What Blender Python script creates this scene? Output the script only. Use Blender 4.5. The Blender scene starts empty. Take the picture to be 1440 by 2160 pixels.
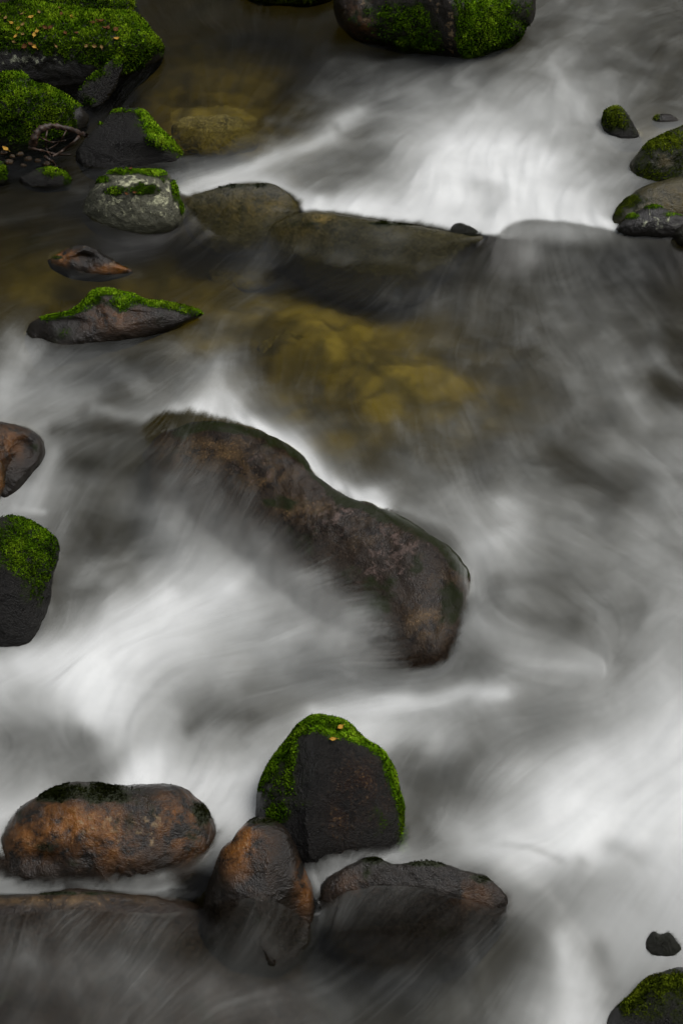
import bpy, math, random
import numpy as np
from mathutils import Vector
from mathutils.bvhtree import BVHTree

# ------------------------------------------------------------------ camera, sky, sun, exposure
SC = bpy.context.scene
COL = SC.collection
CAM = np.array([0.0, 0.0, 4.0]); PITCH = math.radians(42.0); VFOV = math.radians(33.0)
TAN = math.tan(VFOV / 2)
FW = np.array([0, math.cos(PITCH), -math.sin(PITCH)])
UP = np.array([0, math.sin(PITCH), math.cos(PITCH)])
RT = np.array([1.0, 0, 0])
cd = bpy.data.cameras.new('camera'); cam = bpy.data.objects.new('camera', cd); COL.objects.link(cam)
cam.location = CAM; cam.rotation_euler = (math.pi / 2 - PITCH, 0, 0)
cd.sensor_fit = 'VERTICAL'; cd.angle = VFOV; cd.clip_end = 500; cd.clip_start = 0.05
SC.camera = cam

SUN_EL, SUN_AZ = math.radians(60), math.radians(85)
w = bpy.data.worlds.new('World'); SC.world = w; w.use_nodes = True
nt = w.node_tree; nt.nodes.clear()
sky = nt.nodes.new('ShaderNodeTexSky'); sky.sky_type = 'NISHITA'; sky.sun_disc = False
sky.sun_elevation = SUN_EL; sky.sun_rotation = SUN_AZ
hs = nt.nodes.new('ShaderNodeHueSaturation'); hs.inputs['Saturation'].default_value = 0.16
bg = nt.nodes.new('ShaderNodeBackground'); bg.inputs['Strength'].default_value = 0.15
wo = nt.nodes.new('ShaderNodeOutputWorld')
nt.links.new(sky.outputs[0], hs.inputs['Color']); nt.links.new(hs.outputs[0], bg.inputs[0]); nt.links.new(bg.outputs[0], wo.inputs[0])
sd = bpy.data.lights.new('sun', 'SUN'); sd.energy = 1.5; sd.angle = math.radians(35); sd.color = (1, 0.97, 0.93)
sun = bpy.data.objects.new('sun', sd); COL.objects.link(sun)
sv = Vector((math.sin(SUN_AZ) * math.cos(SUN_EL), math.cos(SUN_AZ) * math.cos(SUN_EL), math.sin(SUN_EL)))
sun.rotation_euler = sv.to_track_quat('Z', 'Y').to_euler()
SC.view_settings.view_transform = 'Standard'; SC.view_settings.look = 'None'
SC.view_settings.exposure = 0.7; SC.view_settings.gamma = 1
SC.render.engine = 'CYCLES'
SC.cycles.use_denoising = True; SC.cycles.denoising_input_passes = 'RGB'; SC.cycles.sample_clamp_indirect = 3.0; SC.cycles.max_bounces = 8; SC.cycles.transparent_max_bounces = 16
SC.cycles.diffuse_bounces = 3; SC.cycles.glossy_bounces = 3; SC.cycles.caustics_reflective = False; SC.cycles.caustics_refractive = False

# ------------------------------------------------------------------ numeric helpers
rng = np.random.RandomState(7)
PERM = rng.permutation(512).astype(np.int64)
GRAD = rng.normal(size=(512, 3)); GRAD /= np.linalg.norm(GRAD, axis=1, keepdims=True)

def perlin(p):
    p = np.asarray(p, float); i = np.floor(p).astype(np.int64); f = p - i
    t = f * f * f * (f * (f * 6 - 15) + 10)
    out = 0
    for dx in (0, 1):
        for dy in (0, 1):
            for dz in (0, 1):
                h = PERM[(PERM[(PERM[(i[..., 0] + dx) & 511] + i[..., 1] + dy) & 511] + i[..., 2] + dz) & 511]
                g = GRAD[h]
                d = g[..., 0] * (f[..., 0] - dx) + g[..., 1] * (f[..., 1] - dy) + g[..., 2] * (f[..., 2] - dz)
                wx = t[..., 0] if dx else 1 - t[..., 0]
                wy = t[..., 1] if dy else 1 - t[..., 1]
                wz = t[..., 2] if dz else 1 - t[..., 2]
                out = out + d * wx * wy * wz
    return out * 1.6

def fbm(p, octv=4, gain=0.5):
    s = 0; a = 1; f = 1; n = 0
    for k in range(octv):
        s = s + a * perlin(np.asarray(p) * f + 17.3 * k); n += a; a *= gain; f *= 2.03
    return s / n

def sstep(x, a, b):
    t = np.clip((x - a) / (b - a), 0, 1); return t * t * (3 - 2 * t)

def ray(u, v):
    xn = (np.asarray(u, float) - 720) / 1080; yn = (1080 - np.asarray(v, float)) / 1080
    return FW + TAN * (xn[..., None] * RT + yn[..., None] * UP)

def project(P):
    q = np.asarray(P) - CAM; d = q @ FW
    d = np.maximum(d, 0.2)
    return 720 + 1080 * (q @ RT) / d / TAN, 1080 - 1080 * (q @ UP) / d / TAN

def plane_z(y): return 0.10 * (y - 4.45)

def at_plane(u, v, dz=0.0):
    r = ray(u, v)                                   # CAM.z + t rz = .1 (t ry - 4.45) + dz
    t = (-0.445 + dz - CAM[2]) / (r[..., 2] - 0.10 * r[..., 1])
    return CAM + t[..., None] * r

def poly_dist(x, y, pts):
    """distance, and signed distance (positive on the left of the polyline) to a polyline"""
    best = np.full(x.shape, 1e9); sg = np.zeros(x.shape)
    for (ax, ay), (bx, by) in zip(pts[:-1], pts[1:]):
        ex, ey = bx - ax, by - ay; L2 = ex * ex + ey * ey + 1e-12
        t = np.clip(((x - ax) * ex + (y - ay) * ey) / L2, 0, 1)
        dx, dy = x - ax - t * ex, y - ay - t * ey
        d = np.hypot(dx, dy); s = np.sign(ex * (y - ay) - ey * (x - ax))
        m = d < best - 1e-9
        best = np.where(m, d, best); sg = np.where(m, s, sg)
    return best, best * sg

def smooth_line(pts, n=80):
    p = np.array(pts, float); k = len(p)
    if k < 3: return p
    e = np.vstack([2 * p[0] - p[1], p, 2 * p[-1] - p[-2]])
    out = []
    m = max(2, n // (k - 1))
    for i in range(1, k):
        a, b, c, d = e[i - 1], e[i], e[i + 1], e[i + 2]
        for t in np.linspace(0, 1, m, endpoint=False):
            out.append(0.5 * (2 * b + (c - a) * t + (2 * a - 5 * b + 4 * c - d) * t * t + (3 * b - a - 3 * c + d) * t ** 3))
    out.append(p[-1]); return np.array(out)

def blur(a, n=1):
    for _ in range(n):
        a = (np.roll(a, 1, 0) + 2 * a + np.roll(a, -1, 0)) / 4
        a = (np.roll(a, 1, 1) + 2 * a + np.roll(a, -1, 1)) / 4
    return a

# ------------------------------------------------------------------ object helpers
def tag(o, label=None, cat=None, group=None, kind=None):
    if label: o['label'] = label
    if cat: o['category'] = cat
    if group: o['group'] = group
    if kind: o['kind'] = kind
    return o

def mesh_obj(name, V, F, mat, parent=None, attrs=None, smooth=True):
    V = np.ascontiguousarray(V, np.float32); F = np.ascontiguousarray(F, np.int32)
    me = bpy.data.meshes.new(name); k = F.shape[1]
    me.vertices.add(len(V)); me.vertices.foreach_set('co', V.ravel())
    me.loops.add(F.size); me.loops.foreach_set('vertex_index', F.ravel())
    me.polygons.add(len(F)); me.polygons.foreach_set('loop_start', np.arange(0, F.size, k, dtype=np.int32))
    me.polygons.foreach_set('loop_total', np.full(len(F), k, np.int32))
    me.update(calc_edges=True); me.validate()
    if smooth: me.polygons.foreach_set('use_smooth', np.ones(len(me.polygons), bool))
    for an, av in (attrs or {}).items():
        a = me.attributes.new(an, 'FLOAT', 'POINT'); a.data.foreach_set('value', np.ascontiguousarray(av, np.float32).ravel())
    me.materials.append(mat)
    o = bpy.data.objects.new(name, me); COL.objects.link(o)
    if parent: o.parent = parent
    return o

class NT:
    def __init__(s, name):
        s.m = bpy.data.materials.new(name); s.m.use_nodes = True; s.t = s.m.node_tree; s.t.nodes.clear()
    def n(s, typ, ins=None, **kw):
        x = s.t.nodes.new(typ)
        for k, v in kw.items(): setattr(x, k, v)
        for k, v in (ins or {}).items():
            if isinstance(v, bpy.types.NodeSocket): s.t.links.new(v, x.inputs[k])
            else: x.inputs[k].default_value = v
        return x
    def attr(s, name): return s.n('ShaderNodeAttribute', attribute_name=name).outputs['Fac']
    def math(s, op, a, b=0.0, c=0.0, clamp=False):
        return s.n('ShaderNodeMath', {0: a, 1: b, 2: c}, operation=op, use_clamp=clamp).outputs[0]
    def mix(s, f, a, b, mode='MIX'):
        x = s.n('ShaderNodeMix', {'Factor': f}, data_type='RGBA', blend_type=mode)
        for i, v in ((6, a), (7, b)):
            if isinstance(v, bpy.types.NodeSocket): s.t.links.new(v, x.inputs[i])
            else: x.inputs[i].default_value = tuple(v) + ((1,) if len(v) == 3 else ())
        return x.outputs[2]
    def ramp(s, f, stops):
        x = s.n('ShaderNodeValToRGB', {'Fac': f}); e = x.color_ramp.elements
        while len(e) < len(stops): e.new(0.5)
        for k, (p, c) in enumerate(stops): e[k].position = p; e[k].color = tuple(c) + (1,)
        return x.outputs[0]
    def noise(s, vec, scale, detail=4, rough=0.55, dist=0.0):
        return s.n('ShaderNodeTexNoise', {'Vector': vec, 'Scale': scale, 'Detail': detail, 'Roughness': rough, 'Distortion': dist}).outputs['Fac']
    def out(s, sh): s.n('ShaderNodeOutputMaterial', {'Surface': sh}); return s.m

# ------------------------------------------------------------------ materials
def rock_material(name, a, b, wet=0.35, spec=0.26, coat=0.34, rust=(0.10, 0.037, 0.008), lichen=(0.30, 0.31, 0.22), bump=0.5, scale=1.0):
    t = NT(name); co = t.n('ShaderNodeTexCoord').outputs['Object']
    n1 = t.noise(co, 4 * scale, 5, 0.6); n2 = t.noise(co, 22 * scale, 6, 0.65); n3 = t.noise(co, 110 * scale, 4, 0.7)
    f = t.math('ADD', t.math('MULTIPLY', n1, 0.5), t.math('MULTIPLY', n2, 0.5))
    c = t.ramp(f, [(0.38, a), (0.62, b)])
    c = t.mix(t.ramp(n3, [(0.45, (0, 0, 0)), (0.75, (0.55, 0.55, 0.55))]), c, tuple(min(1, x * 2.2) for x in b))
    c = t.mix(t.ramp(n3, [(0.28, (0.7, 0.7, 0.7)), (0.44, (0, 0, 0))]), c, tuple(x * 0.35 for x in a))
    n4 = t.noise(co, 11 * scale, 6, 0.7, 0.6)
    ru = t.math('MULTIPLY', t.math('MINIMUM', t.attr('rust'), 1.2), t.math('MULTIPLY_ADD', t.math('ADD', t.math('MULTIPLY', n4, 0.65), t.math('MULTIPLY', n2, 0.35)), 6.5, -2.75, clamp=True), clamp=True)
    c = t.mix(ru, c, rust)
    ru2 = t.math('MULTIPLY', ru, t.math('MULTIPLY_ADD', n3, 5.0, -2.7, clamp=True), clamp=True)
    c = t.mix(ru2, c, (0.26, 0.15, 0.06))
    li = t.math('ADD', t.math('MULTIPLY_ADD', t.noise(co, 34, 6, 0.62, 0.4), 7.0, -4.4), t.math('MULTIPLY', t.attr('lichen'), 2.2))
    li = t.math('MULTIPLY', t.math('MINIMUM', t.math('MAXIMUM', li, 0.0), 1.0), t.math('GREATER_THAN', t.attr('lichen'), 0.08))
    c = t.mix(li, c, lichen)
    mo = t.math('MULTIPLY', t.attr('moss'), t.math('MULTIPLY_ADD', n2, 3.0, -0.5), clamp=True)
    c = t.mix(mo, c, (0.010, 0.0125, 0.003))
    rg = t.math('ADD', t.math('MULTIPLY_ADD', n2, 0.45, wet - 0.26), t.math('ADD', t.math('MULTIPLY', mo, 0.5), t.math('MULTIPLY', li, 0.3)), clamp=True)
    h = t.math('ADD', t.math('MULTIPLY', n2, 0.5), t.math('ADD', t.math('MULTIPLY', n3, 0.42), t.math('MULTIPLY', li, 0.1)))
    h = t.math('ADD', h, t.math('MULTIPLY', t.noise(co, 240 * scale, 2, 0.6), 0.30))
    bp = t.n('ShaderNodeBump', {'Height': h, 'Strength': bump, 'Distance': 0.021}).outputs[0]
    p = t.n('ShaderNodeBsdfPrincipled', {'Base Color': c, 'Roughness': rg, 'Normal': bp, 'Specular IOR Level': t.math('MULTIPLY_ADD', t.attr('under'), -spec, spec, clamp=True),
              'Coat Weight': t.math('MULTIPLY_ADD', t.attr('under'), -coat, coat, clamp=True), 'Coat Roughness': 0.10, 'Coat IOR': 1.33, 'Coat Normal': bp})
    return t.out(p.outputs[0])

def moss_material(name, dark, mid, bright):
    t = NT(name)
    c = t.ramp(t.attr('tint'), [(0.0, dark), (0.5, mid), (1.0, bright)])
    co = t.n('ShaderNodeTexCoord').outputs['Object']
    pz = t.math('MULTIPLY', t.math('MULTIPLY_ADD', t.noise(co, 6.5, 5, 0.65, 0.3), 5.0, -2.55, clamp=True), 0.72)
    c = t.mix(pz, c, t.mix(t.attr('tint'), tuple(x * 0.9 for x in dark), (mid[0] * 1.1, mid[1] * 0.62, mid[2] * 1.5)))
    no = t.n('ShaderNodeAttribute', attribute_name='lean').outputs['Vector']
    d = t.n('ShaderNodeBsdfDiffuse', {'Color': c, 'Normal': no}).outputs[0]
    tr = t.n('ShaderNodeBsdfTranslucent', {'Color': c}).outputs[0]
    s = t.n('ShaderNodeMixShader', {0: 0.15, 1: d, 2: tr}).outputs[0]
    return t.out(s)

M_GREY = rock_material('wet dark grey stone', (0.005, 0.0045, 0.004), (0.015, 0.0135, 0.012), 0.36)
M_BROWN = rock_material('wet brown stone', (0.0035, 0.0027, 0.002), (0.013, 0.010, 0.0075), 0.24, spec=0.22, coat=0.24, rust=(0.16, 0.06, 0.011), lichen=(0.20, 0.14, 0.075))
M_LEDGE = rock_material('flooded purple brown ledge stone', (0.006, 0.0045, 0.0035), (0.018, 0.012, 0.008), 0.32, spec=0.20, coat=0.22, rust=(0.075, 0.046, 0.020), lichen=(0.085, 0.058, 0.048))
M_LICHEN = rock_material('lichen spotted stone', (0.022, 0.023, 0.016), (0.075, 0.074, 0.050), 0.6, coat=0.0, lichen=(0.40, 0.40, 0.26), bump=0.7)
M_BLACK = rock_material('black wet stone', (0.003, 0.0026, 0.0023), (0.009, 0.008, 0.007), 0.24, spec=0.20, coat=0.16, bump=1.0, rust=(0.018, 0.006, 0.002))
M_OLIVE = rock_material('drowned olive stone', (0.010, 0.0095, 0.0035), (0.040, 0.034, 0.014), 0.32, spec=0.24, rust=(0.11, 0.08, 0.018))
M_STONE = rock_material('tan stream stone', (0.05, 0.040, 0.018), (0.22, 0.175, 0.07), 0.6, coat=0.0, scale=1.0, bump=0.2, lichen=(0.34, 0.27, 0.10))
M_MOSS = moss_material('green moss', (0.010, 0.026, 0.002), (0.075, 0.16, 0.005), (0.24, 0.38, 0.015))
M_MOSS2 = moss_material('bright green moss', (0.016, 0.036, 0.002), (0.125, 0.27, 0.006), (0.38, 0.60, 0.03))
M_MOSSD = moss_material('dark olive moss', (0.006, 0.007, 0.002), (0.015, 0.019, 0.004), (0.035, 0.042, 0.009))
M_MOSSO = moss_material('olive gold moss', (0.025, 0.035, 0.004), (0.13, 0.18, 0.010), (0.27, 0.33, 0.02))

# ------------------------------------------------------------------ the water level
DX = 0.006; KG = 0.008 / DX
GX = np.arange(-2.55, 2.55, DX); GY = np.arange(1.75, 9.35, DX)
XX, YY = np.meshgrid(GX, GY)
NY, NX = XX.shape

def grid_sample(A, x, y):
    fx = np.clip((np.asarray(x) - GX[0]) / DX, 0, NX - 1.001); fy = np.clip((np.asarray(y) - GY[0]) / DX, 0, NY - 1.001)
    i = fx.astype(int); j = fy.astype(int); a = fx - i; b = fy - j
    return A[j, i] * (1 - a) * (1 - b) + A[j, i + 1] * a * (1 - b) + A[j + 1, i] * (1 - a) * b + A[j + 1, i + 1] * a * b

LEDGES = [  # crest line in the photo, height of the drop, width of the drop, reach
    ([(-500, 470), (0, 500), (200, 490), (395, 425), (520, 395), (640, 450), (800, 468), (940, 487), (1030, 497), (1110, 468), (1200, 470), (1290, 485), (1440, 500), (1900, 500)], 0.15, 0.16, 0.55),
    ([(-500, 900), (0, 900), (100, 890), (260, 885), (360, 893), (450, 888), (540, 905), (640, 965), (740, 1055), (850, 1090), (960, 1170), (1000, 1240), (1080, 1340), (1300, 1380), (1440, 1400), (1900, 1400)], 0.20, 0.22, 0.5),
    ([(-500, 1890), (0, 1890), (350, 1885), (660, 1900), (1060, 1880), (1150, 1800), (1440, 1760), (1900, 1760)], 0.36, 0.30, 0.6)]
q = 4
xs, ys = XX[::q, ::q], YY[::q, ::q]
Hs = plane_z(ys)
for pts, h, wd, L in LEDGES:
    P = np.array([at_plane(np.array(u), np.array(v), h * 0.4) for u, v in smooth_line(pts, 60)])[:, :2]
    d, s = poly_dist(xs, ys, P)
    Hs = Hs + 0.5 * h * np.tanh((s + wd * 0.6) / wd) * np.exp(-np.maximum(np.abs(s) - 0.1, 0) / L)
Hs = Hs + 0.010 * fbm(np.stack([xs * 2.2, ys * 2.2, xs * 0], -1), 3)
def upsample(A):
    fx = (XX - GX[0]) / (DX * q); fy = (YY - GY[0]) / (DX * q)
    i = np.clip(fx.astype(int), 0, A.shape[1] - 2); j = np.clip(fy.astype(int), 0, A.shape[0] - 2)
    a = np.clip(fx - i, 0, 1); b = np.clip(fy - j, 0, 1)
    return A[j, i] * (1 - a) * (1 - b) + A[j, i + 1] * a * (1 - b) + A[j + 1, i] * (1 - a) * b + A[j + 1, i + 1] * a * b
H = blur(upsample(Hs), 3)
H0 = H.copy()

def at(u, v, dz=0.0):
    """the point of the water surface seen at photo pixel (u, v)"""
    r = ray(np.array(u), np.array(v)); t = 3.0
    for t in np.arange(3.0, 14.0, 0.01):
        p = CAM + r * t
        if p[2] <= grid_sample(H0, p[0], p[1]) + dz: break
    return CAM + r * t

# ------------------------------------------------------------------ boulders
ROCKS = {}
def blobs(u, v, L):
    m = np.zeros(u.shape)
    for b in L:
        if isinstance(b[0], list):                     # a line: points, width, strength
            d, _ = poly_dist(u, v, b[0]); m = m + b[2] * np.exp(-(d / b[1]) ** 2); continue
        cu, cv, ru, rv = b[:4]; s = b[4] if len(b) > 4 else 1.0
        m = m + s * np.exp(-(((u - cu) / ru) ** 2 + ((v - cv) / rv) ** 2))
    return m

def rock(name, label, outline, anchor, mat, T=0.7, ctr=None, bumps=(), ridges=(), noise=(0.014, 5.0), facet=0, seed=0,
         moss=None, moss_up=(0.0, 0.5), moss_mat=None, rust=(), lichen=(), nt_=220, np_=100, back=1.0, push=0.0, cat='boulder', tuft=0.008,
         group=None, fit=None, e=(0.9, 0.8), sharp=False, dens=1.0, blade=1.0):
    rs = np.random.RandomState(seed + 11)
    O = np.array(outline, float)
    if not sharp: O = smooth_line(np.vstack([O, O[:1]]), 200)[:-1]
    c = np.array(ctr if ctr else O.mean(0), float)
    # radius of the outline round its centre
    th = np.linspace(0, 2 * math.pi, nt_, endpoint=False); r = np.zeros(nt_)
    A = O - c; B = np.roll(A, -1, 0)
    for k, a in enumerate(th):
        dx, dy = math.cos(a), math.sin(a)
        den = dx * (B[:, 1] - A[:, 1]) - dy * (B[:, 0] - A[:, 0])
        tt = (A[:, 0] * (B[:, 1] - A[:, 1]) - A[:, 1] * (B[:, 0] - A[:, 0])) / np.where(np.abs(den) < 1e-9, 1e-9, den)
        ss = np.where(np.abs(B[:, 0] - A[:, 0]) > np.abs(B[:, 1] - A[:, 1]), (tt * dx - A[:, 0]) / np.where(np.abs(B[:, 0] - A[:, 0]) < 1e-9, 1e-9, B[:, 0] - A[:, 0]),
                      (tt * dy - A[:, 1]) / np.where(np.abs(B[:, 1] - A[:, 1]) < 1e-9, 1e-9, B[:, 1] - A[:, 1]))
        ok = (tt > 0) & (ss >= -1e-6) & (ss <= 1 + 1e-6)
        r[k] = tt[ok].max() if ok.any() else r[k - 1]
    P0 = at(*anchor); d0 = (P0 - CAM) @ FW
    px = d0 * TAN / 1080
    Tm = T * px * np.percentile(r, 30)
    ua, va = anchor; da = np.array([ua, va]) - c
    ra = np.interp(math.atan2(da[1], da[0]) % (2 * math.pi), np.append(th, 2 * math.pi), np.append(r, r[0]))
    rho_a = min(1.0, np.hypot(*da) / ra)
    za = Tm * max(0, 1 - rho_a ** (2 / e[0])) ** (0.5 * e[1])
    dpl = d0 + za + push
    px = dpl * TAN / 1080
    cf = None
    if fit:                                          # the outline's plane leans with the bed it lies on
        A_ = np.array([[fu, fv, 1.0] for fu, fv, _ in fit]); b_ = np.array([1 / ((at(fu, fv, fz) - CAM) @ FW) for fu, fv, fz in fit])
        cf = np.linalg.lstsq(A_, b_, rcond=None)[0]
    al = np.linspace(0, math.pi, np_ + 2)[1:-1]
    rho = np.sin(al) ** e[0]; zz = np.sign(np.cos(al)) * np.abs(np.cos(al)) ** e[1]
    AL, TH = np.meshgrid(al, th, indexing='ij')
    RHO = np.sin(AL) ** e[0]; ZZ = np.sign(np.cos(AL)) * np.abs(np.cos(AL)) ** e[1]
    U = c[0] + RHO * r[None] * np.cos(TH); V = c[1] + RHO * r[None] * np.sin(TH)
    Z = np.where(ZZ > 0, ZZ * Tm, ZZ * Tm * back)
    fr = np.clip(ZZ, 0, 1) ** 0.6 * (1 - RHO ** 6)
    for b in bumps: Z = Z + fr * px * b[4] * np.exp(-(((U - b[0]) / b[2]) ** 2 + ((V - b[1]) / b[3]) ** 2))
    for pts, amp, wd in ridges:
        dd, _ = poly_dist(U, V, pts); Z = Z + fr * px * amp * np.exp(-dd / wd)
    if facet:
        X = np.stack([(U - c[0]) / r.mean(), (V - c[1]) / r.mean(), Z / max(Tm, 1e-6)], -1)
        for k in range(facet):
            n = rs.normal(size=3); n[2] = abs(n[2]) + 0.3; n /= np.linalg.norm(n)
            pr = X @ n; lim = np.quantile(pr, 0.80 + 0.12 * rs.rand())
            Z = Z - np.maximum(pr - lim, 0) * n[2] * Tm * 0.9 * fr
    def place(U, V, Z):
        D = dpl if cf is None else 1 / (cf[0] * U + cf[1] * V + cf[2])
        return CAM + np.asarray(D)[..., None] * ray(U, V) - Z[..., None] * FW
    P = place(U, V, Z)
    poles = np.stack([place(np.array([c[0]]), np.array([c[1]]), np.array([Z[0].mean()]))[0], place(np.array([c[0]]), np.array([c[1]]), np.array([Z[-1].mean()]))[0]])
    V_ = np.vstack([P.reshape(-1, 3), poles])
    i = np.arange(np_ - 1)[:, None] * nt_; j = np.arange(nt_)[None]; j2 = (j + 1) % nt_
    Q = np.stack([i + j, i + nt_ + j, i + nt_ + j2, i + j2], -1).reshape(-1, 4)
    n0 = np_ * nt_
    cap1 = np.stack([np.full(nt_, n0), np.arange(nt_), (np.arange(nt_) + 1) % nt_, np.full(nt_, n0)], -1)
    def vnorm(V_):
        N = np.zeros_like(V_)
        fn = np.cross(V_[Q[:, 2]] - V_[Q[:, 0]], V_[Q[:, 3]] - V_[Q[:, 1]])
        for k in range(4): np.add.at(N, Q[:, k], fn)
        N[n0] = -FW; N[n0 + 1] = FW
        N /= np.linalg.norm(N, axis=1, keepdims=True) + 1e-12
        return N
    N = vnorm(V_)
    if (N[:n0] * (V_[:n0] - V_[:n0].mean(0))).sum() < 0: Q = Q[:, ::-1]; N = vnorm(V_)
    off = seed * 7.13
    f1 = fbm(V_ * noise[1] + off, 5, 0.55); f2 = 1 - 2 * np.abs(fbm(V_ * noise[1] * 1.7 + off + 31, 4, 0.5))
    V_ = V_ + N * (noise[0] * (1.1 * f1 + 0.45 * (f2 - 0.6)))[:, None]
    V_[n0] = V_[:nt_].mean(0); V_[n0 + 1] = V_[n0 - nt_:n0].mean(0)
    for _ in range(2): V_[:nt_] = 0.5 * V_[:nt_] + 0.25 * (np.roll(V_[:nt_], 1, 0) + np.roll(V_[:nt_], -1, 0))
    N = vnorm(V_)
    u, v = project(V_)
    front = sstep(-(N @ FW), -0.35, 0.1)
    mk = np.zeros(len(V_))
    if moss is not None:
        mk = moss_up[0] * (N[:, 2] - moss_up[1]) * 2 + blobs(u, v, moss) + 0.75 * fbm(V_ * 9 + off, 5, 0.65) - 0.28
    ru = blobs(u, v, rust); li = blobs(u, v, lichen)
    # triangle fans for the poles, quads for the rest
    T1 = np.vstack([Q[:, [0, 1, 2]], Q[:, [0, 2, 3]],
                    np.stack([np.full(nt_, n0), np.arange(nt_), (np.arange(nt_) + 1) % nt_], -1),
                    np.stack([np.full(nt_, n0 + 1), n0 - nt_ + (np.arange(nt_) + 1) % nt_, n0 - nt_ + np.arange(nt_)], -1)])
    for a_, b_, d_ in ((2 * len(Q), 2 * len(Q) + nt_, -FW), (2 * len(Q) + nt_, 2 * len(Q) + 2 * nt_, FW)):
        c_ = T1[a_:b_]; cn = np.cross(V_[c_[:, 1]] - V_[c_[:, 0]], V_[c_[:, 2]] - V_[c_[:, 0]]).sum(0)
        if cn @ d_ < 0: T1[a_:b_] = c_[:, ::-1]
    base = V_.mean(0)
    o = mesh_obj(name, V_ - base, T1, mat, None, {'moss': sstep(mk, -0.1, 0.15), 'rust': ru, 'lichen': li})
    o.location = base
    tag(o, label, cat, group)
    ROCKS[o.name] = (o, V_, T1)
    if moss is not None:
        tm = mk[T1].mean(1); inview = -(N[T1].mean(1) @ FW) > -0.45
        a3 = np.cross(V_[T1[:, 1]] - V_[T1[:, 0]], V_[T1[:, 2]] - V_[T1[:, 0]]); ar = np.linalg.norm(a3, axis=1) / 2
        wgt = ar * np.clip(tm * 2.4 + 0.04, 0, 1) ** 1.3 * (tm > -0.03) * inview
        S = wgt.sum(); tuft = tuft * 0.78; nn = int(min(60000, dens * S / (tuft * 0.70) ** 2))
        if nn > 30:
            fi = rs.choice(len(T1), nn, p=wgt / S); ab = rs.rand(nn, 2); fl = ab.sum(1) > 1; ab[fl] = 1 - ab[fl]
            p0, p1, p2 = V_[T1[fi, 0]], V_[T1[fi, 1]], V_[T1[fi, 2]]
            pp = p0 + ab[:, :1] * (p1 - p0) + ab[:, 1:] * (p2 - p0)
            nm = N[T1[fi]].mean(1)
            cl = fbm(pp * 60 + off, 3); cl2 = fbm(pp * 12 + off + 5, 3); thick = np.clip(tm[fi] * 1.6, 0.15, 1.0)
            tint0 = np.clip(0.50 + 0.60 * cl + 0.9 * cl2 + 0.12 * rs.normal(size=nn), 0, 1) * (0.45 + 0.55 * thick)
            MV, MF, MT = [], [], []
            for k in range(5):
                dr = nm * 0.75 + rs.normal(size=(nn, 3)) * 0.55 + np.array([0, 0, 0.25]); dr /= np.linalg.norm(dr, axis=1, keepdims=True)
                sd_ = np.cross(dr, rs.normal(size=(nn, 3))); sd_ /= np.linalg.norm(sd_, axis=1, keepdims=True) + 1e-9
                ln = tuft * blade * (0.7 + 0.8 * rs.rand(nn)) * (0.6 + 0.6 * thick) * (1 + 0.5 * cl); wd = tuft * 0.30
                bs = pp - nm * 0.001 + rs.normal(size=(nn, 3)) * tuft * 0.25 + nm * (tuft * 0.9 * np.clip(cl2 + 0.35, 0, 1) * thick)[:, None] * 0.8
                MV.append(np.stack([bs - sd_ * wd * 0.5, bs + dr * ln[:, None] * 0.5 + sd_ * wd, bs + dr * ln[:, None], bs + dr * ln[:, None] * 0.5 - sd_ * wd], 1).reshape(-1, 3))
                MT.append(np.stack([tint0 * 0.65, tint0, np.clip(tint0 + 0.12, 0, 1), tint0], 1).ravel())
            MV = np.vstack(MV); MT = np.concatenate(MT)
            MF = np.arange(len(MV)).reshape(-1, 4)
            mo = mesh_obj('moss', MV - base, MF, moss_mat or M_MOSS, o, {'tint': MT}, smooth=False)
            ln_ = nm + 0.30 * rs.normal(size=nm.shape); ln_ /= np.linalg.norm(ln_, axis=1, keepdims=True)
            a_ = mo.data.attributes.new('lean', 'FLOAT_VECTOR', 'POINT')
            a_.data.foreach_set('vector', np.tile(np.repeat(ln_, 4, 0), (5, 1)).astype(np.float32).ravel())
    return o

exec_rocks = True
# ---- upper left bank
rock('mossy_boulder', 'mossy boulder at the top left corner behind the leaf strewn slab', [(20, -40), (140, -60), (250, -20), (280, 10), (290, 50), (270, 90), (200, 120), (90, 110), (30, 60)],
     (286, 62), M_GREY, T=0.7, moss=[(220, 10, 120, 60, 0.9), (100, 20, 60, 40, 0.5)], moss_up=(0.5, 0.2), lichen=[(222, 15, 14, 30, 0.9)], noise=(0.02, 4), seed=1, tuft=0.012, push=0.15)
slab = rock('mossy_boulder', 'broad mossy slab boulder strewn with fallen leaves, largest at the upper left', [(-150, 40), (0, 22), (60, 14), (130, 25), (200, 40), (280, 42), (318, 68), (340, 105), (338, 130), (318, 152), (270, 190), (180, 225), (60, 230), (-150, 210)],
     (300, 152), M_GREY, T=1.0, ctr=(110, 120), moss=[(150, 70, 200, 55, 1.3), (270, 120, 60, 40, 0.8), (290, 110, 60, 40, 0.8), (180, 125, 60, 20, 0.5), (40, 155, 110, 38, -1.2), (130, 64, 40, 9, -0.5), (120, 185, 120, 26, -0.5), (250, 160, 60, 26, 0.5)], moss_up=(0.6, 0.35),
     lichen=[(60, 120, 80, 18, 0.55), (180, 118, 12, 8, 0.5)], noise=(0.03, 2.6), seed=2, tuft=0.012, nt_=300, np_=130, bumps=[(150, 120, 150, 30, 10), (130, 60, 60, 12, -8)])
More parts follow.
